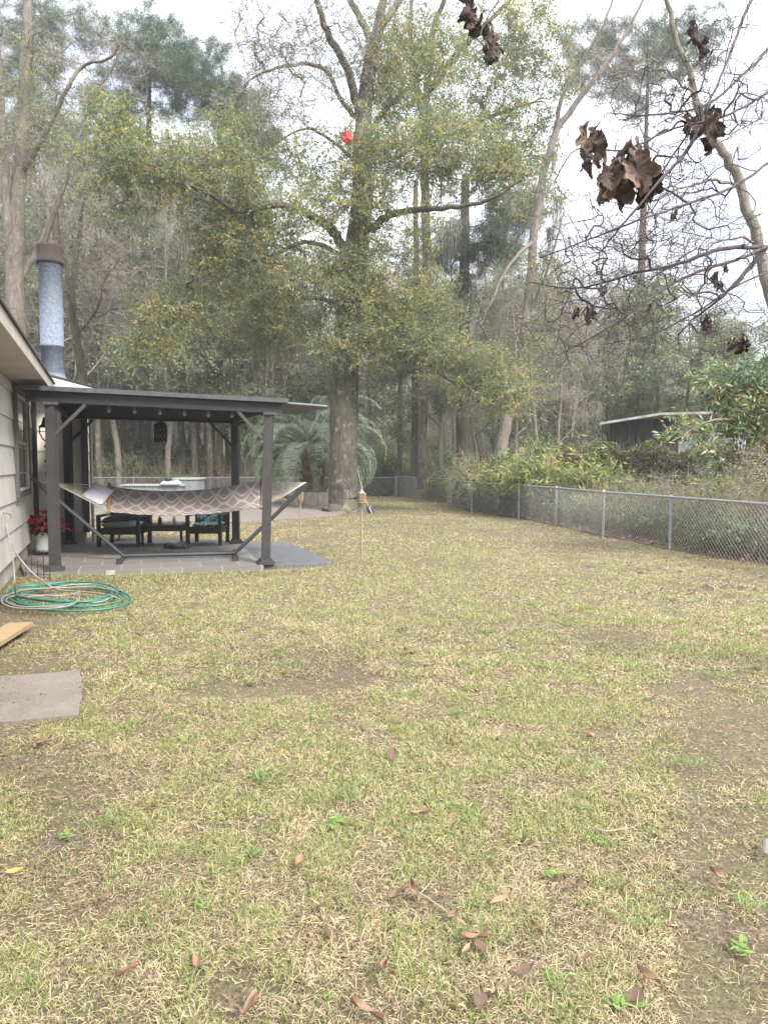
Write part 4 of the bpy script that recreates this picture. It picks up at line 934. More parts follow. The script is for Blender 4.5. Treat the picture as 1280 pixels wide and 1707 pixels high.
# ================================================================== neighbour's shed and overgrown boundary
sh=thing('shed',D(1080,770,31)*np.array([1,1,0]),"neighbour's dark board shed with a low metal roof above the vines",'shed')
s0=D(1016,750,30.0); s1=D(1128,750,29.2); s2=D(1245,750,28.0); zt0=D(1016,703,30)[2]; zt1=D(1128,692,29.2)[2]; SB=simple('blackened_boards',(.055,.05,.048),(.014,.013,.013),.9,0,4,.3,.01,(3,3,.4))
mb=MB(); n=15
for k in range(n):
    a=k/n; b=(k+.93)/n; pa=s0*(1-a)+s1*a; pb_=s0*(1-b)+s1*b; za=zt0+(zt1-zt0)*a-.02
    off=np.array([0,.05*(k%2),0]); pa=pa+off; pb_=pb_+off
    mb.add([[pa[0],pa[1],0],[pb_[0],pb_[1],0],[pb_[0],pb_[1],za],[pa[0],pa[1],za],[pa[0],pa[1]+.06,0],[pb_[0],pb_[1]+.06,0],[pb_[0],pb_[1]+.06,za],[pa[0],pa[1]+.06,za]],[[0,1,2,3],[4,5,6,7],[0,4,7,3],[1,5,6,2]],R0.rand())
mb.box([(s0[0]+s1[0])/2,(s0[1]+s1[1])/2+2.2,1.6],(.1,4,3.2)); mb.build('wall',SB,sh)
WMT=NT('corrugated_wall'); wv=WMT.n('ShaderNodeTexWave',wave_type='BANDS'); wv.inputs['Scale'].default_value=3; WMT.l(WMT.mapping((1,1,1)),wv.inputs[0]); WMT.bsdf(WMT.ramp(WMT.noise(WMT.mapping((1,1,.3)),1.5,5,.6),[(.35,(.36,.36,.37)),(.7,(.58,.59,.61))]),.5,.3,wv.outputs['Fac'],.5,.02)
mb=MB(); mb.bar([(s1[0]+.1),s1[1]+.15,1.7],[s2[0],s2[1]+.15,1.7],.06,3.2); mb.build('wall',WMT.m,sh)
mb=MB(); RO=D(1000,704,29.5); R1_=D(1100,688,28.8); R2_=D(1250,684,27.7)
for a_,b_ in ((RO,R1_),(R1_,R2_)):
    q=[a_,b_,b_+np.array([1.9,4.5,.12]),a_+np.array([1.9,4.5,.12])]; mb.add(q+[p-ZZ*.09 for p in q],[[0,1,2,3],[4,5,6,7],[0,1,5,4],[1,2,6,5],[2,3,7,6],[3,0,4,7]],R0.rand())
mb.build('roof',simple('weathered_tin',(.46,.46,.46),(.24,.18,.14),.5,.3,2.5),sh)
mb=MB(); mb.tube([RO+np.array([.1,0,-.08]),RO+np.array([.12,0,-.35]),s0+np.array([-.12,-.1,0])+ZZ*(zt0-s0[2]-.45),np.array([s0[0]-.08,s0[1]-.1,0])],.05,6); mb.build('downpipe',DARK,sh)
# old plank fence, smothered in vines
f0=D(930,760,25.5); f1=D(1330,757,19.5); vf=thing('plank_fence',(f0[0],f0[1],0),'old plank fence smothered in brown vines in front of the shed','fence')
mb=MB(); n=50
for k in range(n):
    a=k/n; p=f0*(1-a)+f1*a; zt=(2.10-.10*a)+.04*R0.normal(); d_=unit(f1-f0); mb.box([p[0],p[1],zt/2],(.13,.025,zt),np.array([d_,np.cross(ZZ,d_),ZZ]),R0.rand())
mb.build('planks',simple('rotting_planks',(.11,.085,.065),(.045,.035,.028),.95,0,3),vf)
rg=np.random.RandomState(44); mb=MB(); lf=MB(); n=5200
a=rg.rand(n); p=f0[None]*(1-a[:,None])+f1[None]*a[:,None]; p[:,2]=(1.75+.75*vnoise(a*22,np.zeros(n),1,9))*rg.rand(n)**.6; p[:,1]-=.05+.5*rg.rand(n)**2; p[:,0]-=.2*rg.rand(n)
d=unit(rg.normal(size=(n,3))*np.array([1,.4,.9])-np.array([0,0,.4])); mb.prism(p,p+d*(.15+.5*rg.rand(n))[:,None],.006,.003,3,rg.rand(n))
mb.build('vines',simple('dry_vine',(.19,.15,.12),(.05,.038,.03),.95),vf)
n=22000; a=rg.rand(n); p=f0[None]*(1-a[:,None])+f1[None]*a[:,None]; cl=vnoise(a*14,np.zeros(n),1,3); p[:,2]=(1.7+.9*vnoise(a*18,np.zeros(n),1,19))*rg.rand(n)**.5; p[:,1]-=.1+.55*rg.rand(n); k=rg.rand(n)<cl*1.1; p=p[k]
leaves(lf,p,unit(rg.normal(size=p.shape)-np.array([0,0,.5])),.09,.045,rg.rand(len(p))**1.3,rg); lf.build('leaves',leafmat('vine_leaf',[(0,(.06,.05,.025)),(.4,(.13,.11,.05)),(.6,(.10,.14,.04)),(1,(.24,.26,.07))],.3),vf)
# dark tarp heap behind the near fence at the right edge
p=np.array([7.75,12.6,0]); mb=MB(); mb.grid(lambda u,v: p+np.array([(u-.5)*2.0,(v-.5)*2.4,1.0*(sin(pi*u)*sin(pi*v))**.55*(1+.14*sin(5*u+7*v))]),26,22); tag(mb.build('tarp_heap',simple('faded_black_tarp',(.085,.085,.09),(.04,.04,.043),.65,0,3,.5,.03),smooth=True,loc=tuple(p)),'rounded heap under a dark tarp behind the fence at the right edge','tarp')
p=G(703,838); 
# ================================================================== trees
OAKB=bark('oak_bark',(.045,.038,.032),(.125,.11,.095),(.20,.205,.18),.565,3)
GREYB=bark('grey_bark',(.12,.105,.092),(.27,.24,.21),(.30,.31,.28),.62,4)
PINEB=bark('pine_bark',(.06,.048,.042),(.16,.13,.112),(.28,.24,.21),.68,4)
PALEB=bark('pale_bark',(.17,.15,.125),(.38,.345,.30),(.48,.48,.44),.6,4)
TWIGM=simple('twig_wood',(.29,.255,.225),(.18,.155,.135),.9)
OAKL=leafmat('oak_leaf',[(0,(.095,.145,.06)),(.3,(.155,.225,.095)),(.6,(.24,.30,.115)),(.8,(.34,.355,.12)),(.95,(.47,.44,.13)),(1,(.50,.37,.11))],.5,.45)
EVL=leafmat('evergreen_leaf',[(0,(.095,.135,.07)),(.5,(.175,.235,.115)),(.85,(.27,.32,.15)),(1,(.36,.38,.17))],.35,.4)
PINL=leafmat('pine_needle',[(0,(.05,.09,.06)),(.6,(.095,.155,.095)),(1,(.17,.22,.12))],.2,.5)
MOSSM=leafmat('spanish_moss',[(0,(.20,.20,.165)),(1,(.40,.40,.34))],.25,.9)
YELL=leafmat('yellow_green_leaf',[(0,(.06,.10,.03)),(.45,(.20,.27,.075)),(.8,(.34,.37,.10)),(1,(.40,.34,.12))],.4,.5)
SC_=lambda d:d/F
def L3(px,py,d,rx,ry,rz,n): 
    return (D(px,py,d),np.array([rx*d/F,rz,ry*d/F]),n)
def limb(pts,rad,rng,sub=5,wob=.015):
    return smooth_line([D(*p) for p in pts],rad,sub,rng,wob)

def oak():
    rng=np.random.RandomState(101); d=28.3; b=G(573,852)
    def fl(k,t):   # root flare with buttresses
        z=max(0,1-k/7); return 1+z*.42+z**1.3*.62*np.clip(np.cos(3*t+.6)+.35*np.cos(5*t+2),-.25,1.3)
    d=b[1]
    tr=[(572,862,d),(572,845,d),(572,822,d),(572,780,d),(574,700,d),(576,600,d+.1),(584,500,d+.2),(596,400,d+.2),(603,330,d),(604,250,d),(606,200,d),(613,130,d),(627,60,d),(640,-5,d),(655,-80,d)]
    rr=[.56,.56,.55,.53,.51,.48,.45,.43,.38,.34,.30,.26,.20,.13,.09]
    W=[limb(tr,rr,rng,6,.012),
     limb([(604,210,d),(590,155,d-.3),(575,105,d-.6),(548,60,d-1),(533,15,d-1.3),(515,-50,d-1.6)],[.17,.15,.13,.12,.1,.07],rng),
     limb([(625,85,d),(603,35,d+.2),(575,-15,d+.5),(560,-60,d+.6)],[.14,.12,.1,.08],rng),
     limb([(625,60,d),(650,25,d+.3),(668,0,d+.6),(700,-50,d+1)],[.14,.12,.1,.06],rng),
     limb([(592,195,d),(568,165,d-.4),(545,120,d-1),(510,106,d-1.5),(460,114,d-2),(420,130,d-2.3),(398,160,d-2.5)],[.11,.085,.07,.06,.045,.03,.015],rng),
     limb([(619,385,d),(642,362,d-.3),(690,350,d-1),(750,346,d-1.8),(810,335,d-2.5),(870,300,d-3)],[.16,.14,.11,.09,.06,.035],rng),
     limb([(580,425,d),(566,402,d-.4),(548,378,d-.8),(505,353,d-1.8),(455,342,d-2.6),(395,352,d-3.4),(350,322,d-4),(280,300,d-5),(215,285,d-5.5)],[.18,.17,.16,.12,.10,.075,.06,.04,.02],rng),
     limb([(578,432,d),(540,410,d-.6),(500,405,d-1),(445,430,d-1.6),(390,440,d-2),(320,470,d-2.6)],[.10,.08,.07,.05,.04,.02],rng),
     limb([(590,560,d),(640,580,d-.7),(700,600,d-1.2),(760,640,d-1.6),(810,650,d-1.8)],[.09,.07,.055,.035,.02],rng),
     limb([(605,265,d),(655,245,d+.4),(720,230,d+1),(800,215,d+1.5)],[.11,.09,.07,.03],rng),
     limb([(606,290,d),(560,240,d+.4),(510,215,d+.8),(455,240,d+1.2)],[.08,.06,.045,.02],rng),
     limb([(582,520,d),(540,500,d+.5),(470,495,d+.4),(400,510,d-.2)],[.10,.08,.06,.02],rng),
     limb([(604,240,d),(645,180,d+.4),(690,140,d+.8),(730,120,d+1)],[.12,.09,.06,.03],rng)]
    lo=[L3(640,250,d-.5,100,42,2.0,75),L3(750,260,d-1,110,55,2.0,95),L3(840,290,d-2,60,42,1.5,45),L3(700,190,d+1,80,40,1.5,40),
        L3(430,370,d-2,130,60,1.8,105),L3(330,280,d-3.5,105,62,1.6,85),L3(215,275,d-5,100,72,1.6,90),L3(190,200,d-5,60,30,1.2,20),
        L3(410,460,d-1.5,140,50,1.8,90),L3(290,520,d-2.3,80,42,1.2,50),L3(455,540,d-.5,95,48,1.6,65),L3(255,575,d-2.5,60,25,1,26),
        L3(640,420,d-.5,70,45,1.4,35),L3(690,510,d-1,95,48,1.6,60),L3(650,575,d-1,90,38,1.4,46),L3(760,590,d-1.5,80,45,1.4,56),L3(830,650,d-1.8,50,45,1.2,36),L3(560,450,d-1,55,40,1,30),
        L3(500,280,d+.7,70,38,1.3,26),L3(600,340,d-1.5,70,30,1,16),L3(380,210,d-2.6,50,30,1.2,12),L3(360,400,d-3,60,40,1,26),L3(680,110,d+1,70,50,1.4,36),L3(540,330,d-1,50,36,1,20),L3(585,470,d-1.6,60,40,.9,34),L3(600,540,d-1.4,50,40,.8,26),L3(555,585,d-1.6,40,22,.8,14),L3(620,300,d-1.6,60,40,.9,26)]
    bare=[L3(470,160,d-1.5,110,90,1.5,150),L3(540,50,d-1,110,70,1.5,110),L3(680,40,d+.5,80,60,1.5,40),L3(420,50,d-2,70,60,1.5,60),L3(640,130,d,60,50,1.2,40)]
    T1=lobe_pts(rng,lo); T2=lobe_pts(rng,bare)
    g=grow(rng,[w for w in W],np.vstack([T1,T2]),.42,.0085,2.35,.16)
    o=thing('oak_tree',b,'big lichen-spotted oak with olive and yellow leaves in mid-lawn','oak tree')
    mb=MB(); wood(mb,g,W,16,.10,3,fl); mb.build('trunk',OAKB,o,True)
    tp_=g['P'][g['term']]; leafy=np.array([np.min([np.linalg.norm((p-c)/(r*1.35)) for c,r,_ in lo])<1 for p in tp_])
    tw=MB(); lf=MB()
    q=tp_[leafy]; q=np.vstack([q,q+rng.normal(size=q.shape)*.32]); twigs(tw,lf,rng,q,8,.62,8,.105,.043,.10,.0045,wr=.5)
    twigs(tw,lf,rng,tp_[~leafy],9,.8,2,.08,.032,.05,.0055)
    tw.build('twigs',TWIGM,o); lf.build('crown',OAKL,o)
    ms=MB(); pp_=np.array([D(545,110,d-1),D(425,150,d-2.2),D(330,430,d-3),D(300,400,d-3.5),D(705,170,d+.6),D(745,370,d-1.6),D(765,365,d-1.8),D(425,560,d-.6),D(450,570,d-.6)]); moss(ms,rng,pp_,26,1.3,.012); ms.build('spanish_moss',MOSSM,o)
    # red leaf-shaped thing caught in the crown
    r0=D(578,229,d-1.6); mb=MB(); n=26; v=[]; 
    for k in range(n):
        a=k/n*2*pi; r=.23*(.72+.28*abs(cos(2.5*a+.4))**.7); v.append(r0+np.array([r*cos(a),.05*sin(3*a),r*sin(a)*.95]))
    v=np.array(v); mb._fan(v,r0-np.array([0,.04,0]),.5); mb._fan(v[::-1]+np.array([0,.02,0]),r0+np.array([0,.03,0]),.5)
    tag(mb.build('red_balloon',simple('red_foil',(.55,.05,.05),(.42,.03,.035),.5),loc=tuple(r0)),'small red scrap, like a burst balloon, caught in the oak crown','balloon')
oak()

def placed_tree(name,label,cat,seed,limbs,lobes,lm,bm,step=.5,ntw=8,tl=.55,nl=6,L=.10,W=.045,moss_pts=None,tip=.009,thick=10,lump=.05,tr=.0045,barelobes=(),group=None):
    rng=np.random.RandomState(seed); Wd=[limb(p,r,rng,5,.02) for p,r in limbs]; base=Wd[0][0][0].copy()
    T=lobe_pts(rng,list(lobes)+list(barelobes)); g=grow(rng,Wd,T,step,tip,2.35,.2)
    o=thing(name,(base[0],base[1],0),label,cat,group); mb=MB(); wood(mb,g,Wd,thick,lump,seed%7); mb.build('trunk',bm,o,True)
    tp_=g['P'][g['term']]; tw=MB(); lf=MB()
    if lobes:
        leafy=np.array([np.min([np.linalg.norm((p-c)/(r*1.3)) for c,r,_ in lobes])<1 for p in tp_])
    else: leafy=np.zeros(len(tp_),bool)
    twigs(tw,lf,rng,tp_[leafy],ntw,tl,nl,L,W,.05,tr); twigs(tw,None,rng,tp_[~leafy],ntw,tl*1.4,0,L,W,-.05,tr)
    tw.build('twigs',TWIGM,o)
    if lf.v: lf.build('crown',lm,o)
    if moss_pts: ms=MB(); moss(ms,rng,np.array([D(*p) for p in moss_pts]),30,1.6,.016); ms.build('spanish_moss',MOSSM,o)
    return o
# tall leafy tree behind the oak, to its right
placed_tree('oak_tree','tall leafy oak right behind the big oak, filling the upper right crown','oak tree',202,
  [([(703,815,35),(704,700,35),(706,600,35),(711,450,35),(708,300,35),(706,200,35),(716,110,34.5),(722,50,34.5),(745,-10,34)],[.22,.21,.21,.2,.2,.19,.16,.13,.09]),
   ([(706,190,35),(690,120,35.5),(684,50,36),(690,-30,36)],[.17,.13,.1,.07]),([(708,160,35),(745,110,34),(780,70,33.5),(830,20,33),(870,-20,33)],[.17,.15,.12,.08,.05]),
   ([(708,260,35),(760,220,34),(830,190,33.5),(890,170,33)],[.13,.1,.07,.04])],
  [L3(715,380,34,45,55,1.2,26),L3(725,500,34,50,60,1.3,30),L3(735,640,34,50,40,1.3,24),L3(800,150,34,110,85,2.6,150),L3(870,60,33.5,80,65,2,120),L3(930,120,33.5,45,50,1.6,30),L3(660,40,35,60,60,1.6,36),L3(620,150,35,60,60,1.5,26),L3(760,60,34.5,70,50,2,50),L3(860,230,33.5,85,55,2,90),L3(720,130,35,50,50,1.8,25),L3(905,340,33.5,50,40,1.5,30)],OAKL,OAKB,.5,10,.62,7,.115,.05,[(705,200,34.5),(712,180,34.5),(730,200,34.5)])
# leaning pale tree to the right of centre
placed_tree('leaning_tree','pale leaning tree with forked limbs and hanging moss right of centre','tree',203,
  [([(822,818,30.5),(832,760,30.5),(845,700,30.6),(868,600,30.8),(880,500,31),(892,380,31),(905,290,31),(928,215,31)],[.27,.25,.23,.21,.19,.17,.155,.145]),
   ([(928,215,31),(965,165,31),(1010,105,31),(1045,50,31),(1090,-40,31)],[.13,.11,.09,.07,.04]),
   ([(925,220,31),(935,165,30.6),(965,110,30.4),(1005,40,30),(1030,-30,30)],[.10,.08,.06,.05,.03]),
   ([(890,400,31),(850,440,30),(820,500,29.5),(800,540,29.5)],[.09,.06,.04,.02]),([(875,540,31),(900,480,30.5),(925,410,30),(940,350,30)],[.08,.06,.04,.02])],
  [L3(905,620,30,60,55,1.5,34),L3(870,560,30,50,50,1.5,22),L3(930,480,30.5,60,60,1.5,26),L3(860,470,30.5,45,50,1.5,20)],OAKL,GREYB,.5,8,.6,5,.10,.045,
  [(900,310,31),(905,270,31),(915,380,31),(893,440,31),(930,330,30.6),(925,250,30.6)],barelobes=[L3(990,120,30.5,110,100,1.6,110),L3(900,330,31,70,100,1.6,40),L3(960,560,30,70,60,1.6,36)])
# pines and other trunks that can be told apart: px, depth, width px, top, crown
def pine(px,pb,d,wpx,top,lobes,label,lean=0,seed=1,group=None):
    r=wpx*d/F/2; b=G(px,pb) ; 
    placed_tree('pine_tree',label,'pine tree',300+seed,[([(px,775+2125/d+4,d),(px+lean*.3,680,d),(px+lean*.55,500,d),(px+lean*.8,300,d),(px+lean,top,d)],[r*1.1,r,r*.85,r*.6,.03])],lobes,PINL,PINEB,.7,15,.6,20,.28,.022,None,.012,9,.05,.006,group=group)
pine(770,0,38,22,330,[L3(820,400,38,75,45,2.5,60),L3(740,420,38,50,60,2,26),L3(860,350,38,50,30,2,30),L3(770,500,38,40,60,1.5,16),L3(745,650,37,36,40,1.5,18),L3(700,610,37,50,50,1.5,22)],'straight reddish pine right of the big oak, crown at mid height',lean=6,seed=1)
pine(240,0,48,20,40,[L3(245,80,48,95,60,3,110),L3(190,170,48,70,50,3,60),L3(290,140,48,60,50,3,60)],'tall pine far behind the chimney with dark crown against the sky',lean=10,seed=2)
pine(345,0,46,18,110,[L3(330,125,46,80,55,3,90),L3(395,205,46,65,65,3,95),L3(425,270,46,50,65,2.5,60)],'tall pine left of centre, dark rounded crown against the sky',lean=25,seed=3)
pine(60,0,52,20,-60,[L3(90,40,52,100,70,3,110),L3(30,110,52,70,70,3,80),L3(80,220,52,60,50,3,50)],'tall dark pine at the far left edge',lean=-8,seed=4)
pine(1050,0,52,16,40,[L3(1110,90,52,85,60,3,90),L3(1000,95,52,75,60,3,90),L3(1160,60,52,50,45,3,26),L3(1060,160,52,60,30,2.5,20)],'distant pine whose dark crown shows between bare limbs at upper right',lean=30,seed=5)
pine(366,0,44,11,380,[L3(372,400,44,50,50,2,14)],'slim reddish pine trunk rising behind the pergola roof',seed=6,lean=2)
pine(690,0,40,12,520,[L3(690,560,36,55,50,2,20)],'dark pine trunk just left of the straight reddish pine',seed=7,lean=4)
# tall bare twin trunk far left behind the house
placed_tree('bare_tree','tall bare twin-trunked tree behind the house at far left','tree',401,
  [([(38,850,25),(30,600,25),(26,480,25),(28,380,25),(36,250,25),(43,130,25),(47,30,25),(50,-60,25)],[.34,.32,.3,.26,.21,.17,.14,.1]),
   ([(27,460,25),(14,380,24.8),(8,280,24.6),(4,160,24.4),(-5,40,24.4)],[.16,.14,.11,.08,.05]),
   ([(34,290,25),(70,235,24.6),(115,145,24),(140,108,24),(185,95,23.6),(205,65,23.5)],[.10,.09,.07,.055,.045,.02]),
   ([(70,420,25),(110,300,24.6),(150,180,24.4),(190,110,24.2),(215,40,24)],[.07,.06,.05,.04,.02]),
   ([(26,480,25),(60,420,25.4),(70,400,25.4),(95,330,25.6)],[.12,.1,.07,.04])],
  [L3(70,250,24.5,80,70,1.5,40),L3(60,130,24.5,70,70,1.5,40)],OAKL,GREYB,.5,8,.7,3,.09,.04,None,barelobes=[L3(60,200,25,110,180,2.5,120),L3(180,110,24,80,80,1.5,50),L3(30,450,25,60,100,2,50),L3(80,40,25,100,70,2,40)],tr=.004)
placed_tree('bare_tree','dark crooked bare tree beside the chimney pipe','tree',402,
  [([(150,840,27),(138,640,27),(128,560,27),(120,500,27),(128,420,27),(142,330,27)],[.2,.18,.16,.13,.09,.04]),([(120,510,27),(112,450,27.2),(100,400,27.3),(95,330,27.5)],[.1,.08,.06,.03]),([(126,560,27),(160,520,27),(175,470,27),(200,430,27)],[.06,.05,.04,.02])],
  [],OAKL,OAKB,.5,8,.7,0,.09,.04,None,barelobes=[L3(150,430,27,80,110,2,90),L3(200,500,27,60,60,2,40),L3(90,400,27,50,80,1.5,30)])
# grey limb tree at the right, leaning in from outside the picture
placed_tree('bare_tree','smooth grey bare tree leaning up at the right edge behind the near twigs','tree',403,
  [([(1400,960,14.5),(1365,800,14.7),(1325,640,15),(1300,540,15),(1275,460,15),(1255,385,15),(1228,295,15),(1200,245,15),(1172,205,15),(1158,150,15),(1130,70,15),(1108,-10,15),(1090,-80,15)],[.13,.13,.125,.12,.11,.10,.088,.08,.07,.06,.052,.042,.03]),
   ([(1160,160,15),(1110,120,15),(1060,118,15),(1010,125,15)],[.03,.025,.018,.01]),([(1235,310,15),(1180,300,14.6),(1120,320,14.2),(1080,350,14)],[.03,.025,.018,.01]),([(1262,405,15),(1220,395,14.6),(1170,420,14.4),(1120,470,14.2)],[.03,.02,.016,.01])],
  [],OAKL,GREYB,.4,6,.5,0,.09,.04,None,barelobes=[L3(1080,120,15,90,70,1,30),L3(1100,400,14.5,110,90,1,50),L3(1240,200,15,80,100,1,24)],tip=.005,tr=.0028)

# ------------------------------------------------------------------ near branches of the sycamore reaching in from the right
def sycamore():
    rng=np.random.RandomState(77); dd=4.2
    rt=[(np.array([5.2,4.6,0]),.22),(np.array([5.1,4.6,1.2]),.2),(np.array([4.8,4.6,2.4]),.17),(np.array([4.6,4.5,3.6]),.14),(np.array([4.5,4.5,5.0]),.10),(np.array([4.5,4.4,6.5]),.06)]
    tr=smooth_line([p for p,_ in rt],[r for _,r in rt],5)
    def nl(pts,r0,r1,start=None):
        P=[D(*p) for p in pts]
        if start is not None: P=[start+(P[0]-start)*q for q in (0,.2,.4,.55,.7,.82,.92)]+P
        return smooth_line(P,list(np.linspace(r0,r1,len(P))),6,rng,.0018)
    S=lambda z:np.array([np.interp(z,[0,1.2,2.4,3.6,5,6.5],[5.2,5.1,4.8,4.6,4.5,4.5]),4.55,z])
    W=[tr,
     nl([(1340,385,4.6),(1276,412,4.4),(1235,430,4.2),(1150,458,4.0),(1080,500,3.9),(1010,548,3.9),(930,592,4.0)],.022,.003,S(2.6)),
     nl([(1276,412,4.4),(1235,462,4.4),(1200,497,4.4),(1150,535,4.5)],.016,.004),
     nl([(1330,240,4.4),(1280,272,4.2),(1220,312,4.0),(1150,338,3.8),(1062,368,3.7),(985,398,3.8),(900,430,3.9)],.015,.003,S(3.2)),
     nl([(1340,20,4.5),(1280,82,4.3),(1230,132,4.1),(1182,172,3.9),(1120,188,3.8),(1060,192,3.8),(1012,188,3.8)],.017,.003,S(4.3)),
     nl([(1182,172,3.9),(1145,250,3.8),(1100,300,3.7),(1050,360,3.7),(1000,420,3.8)],.011,.003),
     nl([(1330,-130,4.6),(1252,0,4.3),(1228,60,4.2),(1208,110,4.1),(1180,172,4.0),(1120,260,3.9),(1075,330,3.9)],.011,.003),
     nl([(1340,110,4.0),(1270,160,3.9),(1205,195,3.8),(1120,215,3.8),(1040,250,3.8),(960,250,3.9),(925,300,4)],.010,.003,S(3.7)),
     nl([(1330,440,4.8),(1240,470,4.6),(1160,520,4.6),(1080,560,4.7),(1000,575,4.8)],.012,.003,S(2.4)),
     nl([(1150,340,3.8),(1090,305,3.8),(1060,290,3.8)],.007,.003),
     nl([(1276,412,4.4),(1200,415,4.3),(1130,440,4.2),(1060,455,4.2),(960,480,4.3),(880,470,4.4)],.013,.0025),
     nl([(860,-40,4.2),(818,20,4.2),(800,60,4.2)],.008,.004,D(1000,-120,4.3))]
    T=lobe_pts(rng,[L3(1120,220,4,150,120,.5,280),L3(1080,420,4.1,190,125,.5,470),L3(1180,540,4.3,110,60,.5,90),L3(980,540,4.2,130,80,.4,100),L3(1230,100,4.1,80,110,.5,45),L3(960,420,4,70,80,.4,30)])
    g=grow(rng,W,T,.15,.0021,2.2,.07)
    o=thing('sycamore_tree',(5.2,4.6,0),'near bare sycamore whose twigs and withered leaves reach in from the right','sycamore tree')
    mb=MB(); wood(mb,g,W,8,.04,1,big=.004); tw=MB(); t_=g['P'][g['term']]; twigs(mb,None,rng,t_,3,.16,0,.1,.1,-.2,.0013); mb.build('trunk',simple('dark_twig_bark',(.085,.07,.075),(.05,.042,.045),.8,0,12),o,True)
    # seed balls
    mb=MB()
    for px,py in ((1148,132),(1146,205),(1238,410),(1057,462),(1008,487)):
        c=D(px,py,4.1); mb.lathe(c,[(.001,-.012),(.009,-.008),(.012,0),(.009,.008),(.001,.012)],8); mb.prism(c,c+ZZ*.06,.0012,.0012,3)
    mb.build('seed_balls',simple('seed_ball',(.08,.05,.045),None,.9),o)
    # withered leaves: lobed sheets crumpled round a hanging axis
    DL=[NT('withered_leaf'),]
    t=DL[0]; a=t.n('ShaderNodeAttribute',attribute_name='rnd'); v=t.mapping((1,1,1)); f=t.noise(v,38,6,.7)
    c1=t.ramp(f,[(.3,(.022,.016,.018)),(.7,(.065,.045,.042))]); c2=t.ramp(f,[(.3,(.12,.085,.07)),(.7,(.25,.18,.14))]); t.bsdf(t.mix(a.outputs['Fac'],c1,c2),.75,0,f,.9,.006,.2)
    def wl(px,py,d,size,seed,light,tilt=0,fold=1.6):
        r=np.random.RandomState(seed); c=D(px,py,d); mb=MB(); ph=r.rand(6)*6.28; R=size*d/F
        ya=r.rand()*6.28; ca,sa=cos(ya),sin(ya)
        def f(u,v):
            a=(u-.5)*2*pi*.93; lob=.58+.42*abs(cos(2.5*a))**.7+.05*sin(17*a+ph[0]); q=v*R*lob
            x=q*sin(a); z=q*cos(a)*-1.15          # flat leaf hanging down from the stalk
            k=fold/R; xx=sin(x*k*.9)/(k*.9) if k else x; yy=(1-cos(x*k*.9))/(k*.9)
            yy+=.16*R*sin(z/R*5+ph[1]+x/R*3)*v+.09*R*sin(x/R*9+ph[2])*v+.05*R*sin(13*a+ph[4])*v; zz=z+.14*R*sin(x/R*6+ph[3])*v
            xx+=.10*R*sin(z/R*7+ph[5])*v; yy+=.05*R*sin(z/R*17+x/R*6+ph[2])*v+.035*R*sin(x/R*23+z/R*9+ph[0])*v+.06*R*abs(sin(2.5*a))*v
            x2=xx*cos(tilt)-zz*sin(tilt); z2=xx*sin(tilt)+zz*cos(tilt)
            return c+np.array([x2*ca-yy*sa,x2*sa+yy*ca,z2])
        n=56; mb.grid(f,n,12,light); mb.tube([c,c+np.array([0,0,R*.5])],.0016,4,light)
        mb.build('withered_leaf',t.m,o,True)
    k=0
    for px,py,s,li,ti in ((978,232,27,.75,.25),(990,246,30,.55,-.2),(984,268,24,.15,.1),(972,262,18,.1,.5),
         (1062,252,28,.6,.3),(1040,265,22,.05,-.6),(1030,285,24,0,.9),(1008,292,38,.45,.2),(998,315,26,.3,-.1),(1046,302,36,.5,.0),(1040,315,34,.62,-.1),(1062,285,38,.95,-.5),(1080,306,26,.15,-.9),(1066,318,30,.1,-.1),
         (1168,205,26,.6,.4),(1182,214,28,.3,-.1),(1190,232,26,.05,.2),(1196,216,18,.5,-.6),(1150,208,18,.55,.9),
         (1160,55,20,.1,.2),(1165,85,22,.15,-.1),(1155,62,14,.3,.6)):
        k+=1; wl(px,py,3.75+.03*(k%4),s*.92,500+k,li,ti,1.5+.5*(k%3))
    for px,py,s,li in ((788,22,26,.1),(795,40,20,.2),(782,35,16,.3),(818,55,18,.15),(820,80,20,.25),(816,90,16,.05)): k+=1; wl(px,py,4.3,s,500+k,li,.2,2.0)
    for px,py,s in ((976,527,13),(985,520,11),(958,522,10),(1180,538,14),(1186,548,12),(1174,546,10),(1240,572,14),(1232,578,13),(1216,574,12),(1247,578,9),(1195,465,12),(1200,475,11),(1120,360,10),(1205,448,9)): k+=1; wl(px,py,4.5,s,500+k,.08,.3,2.2)
    for px,py,s in ((1000,484,13),(1083,517,9),(975,398,8)): k+=1; wl(px,py,4.2,s,500+k,1.0,.7,.9)
sycamore()

# ------------------------------------------------------------------ leafy shrub tree at the right
def leafy(name,label,cat,seed,base,limbs,lobes,lm,L,W,ntw,nl,tl,step=.3,tip=.004,group=None,bm=None,droop=.05,tr=.003):
    rng=np.random.RandomState(seed); Wd=[smooth_line([np.asarray(p) for p in P],list(R),4,rng,.01) for P,R in limbs]
    T=lobe_pts(rng,lobes); g=grow(rng,Wd,T,step,tip,2.3,.2); o=thing(name,(base[0],base[1],0),label,cat,group); mb=MB(); wood(mb,g,Wd,6,0,1,big=.02); mb.build('trunk',bm or TWIGM,o,True)
    lf=MB(); tw=MB(); q=g['P'][g['term']]; twigs(tw,lf,rng,q,ntw,tl,nl,L,W,droop,tr,flat=.8,leafdroop=.45); tw.build('twigs',TWIGM,o); lf.build('crown',lm,o); return o
HOL=leafmat('glossy_leaf',[(0,(.06,.105,.055)),(.35,(.12,.185,.09)),(.65,(.20,.28,.125)),(.88,(.29,.36,.15)),(.97,(.42,.40,.16)),(1,(.46,.32,.14))],.3,.32)
b=np.array([8.4,14.2,0]); c_=D(1230,690,13.6)
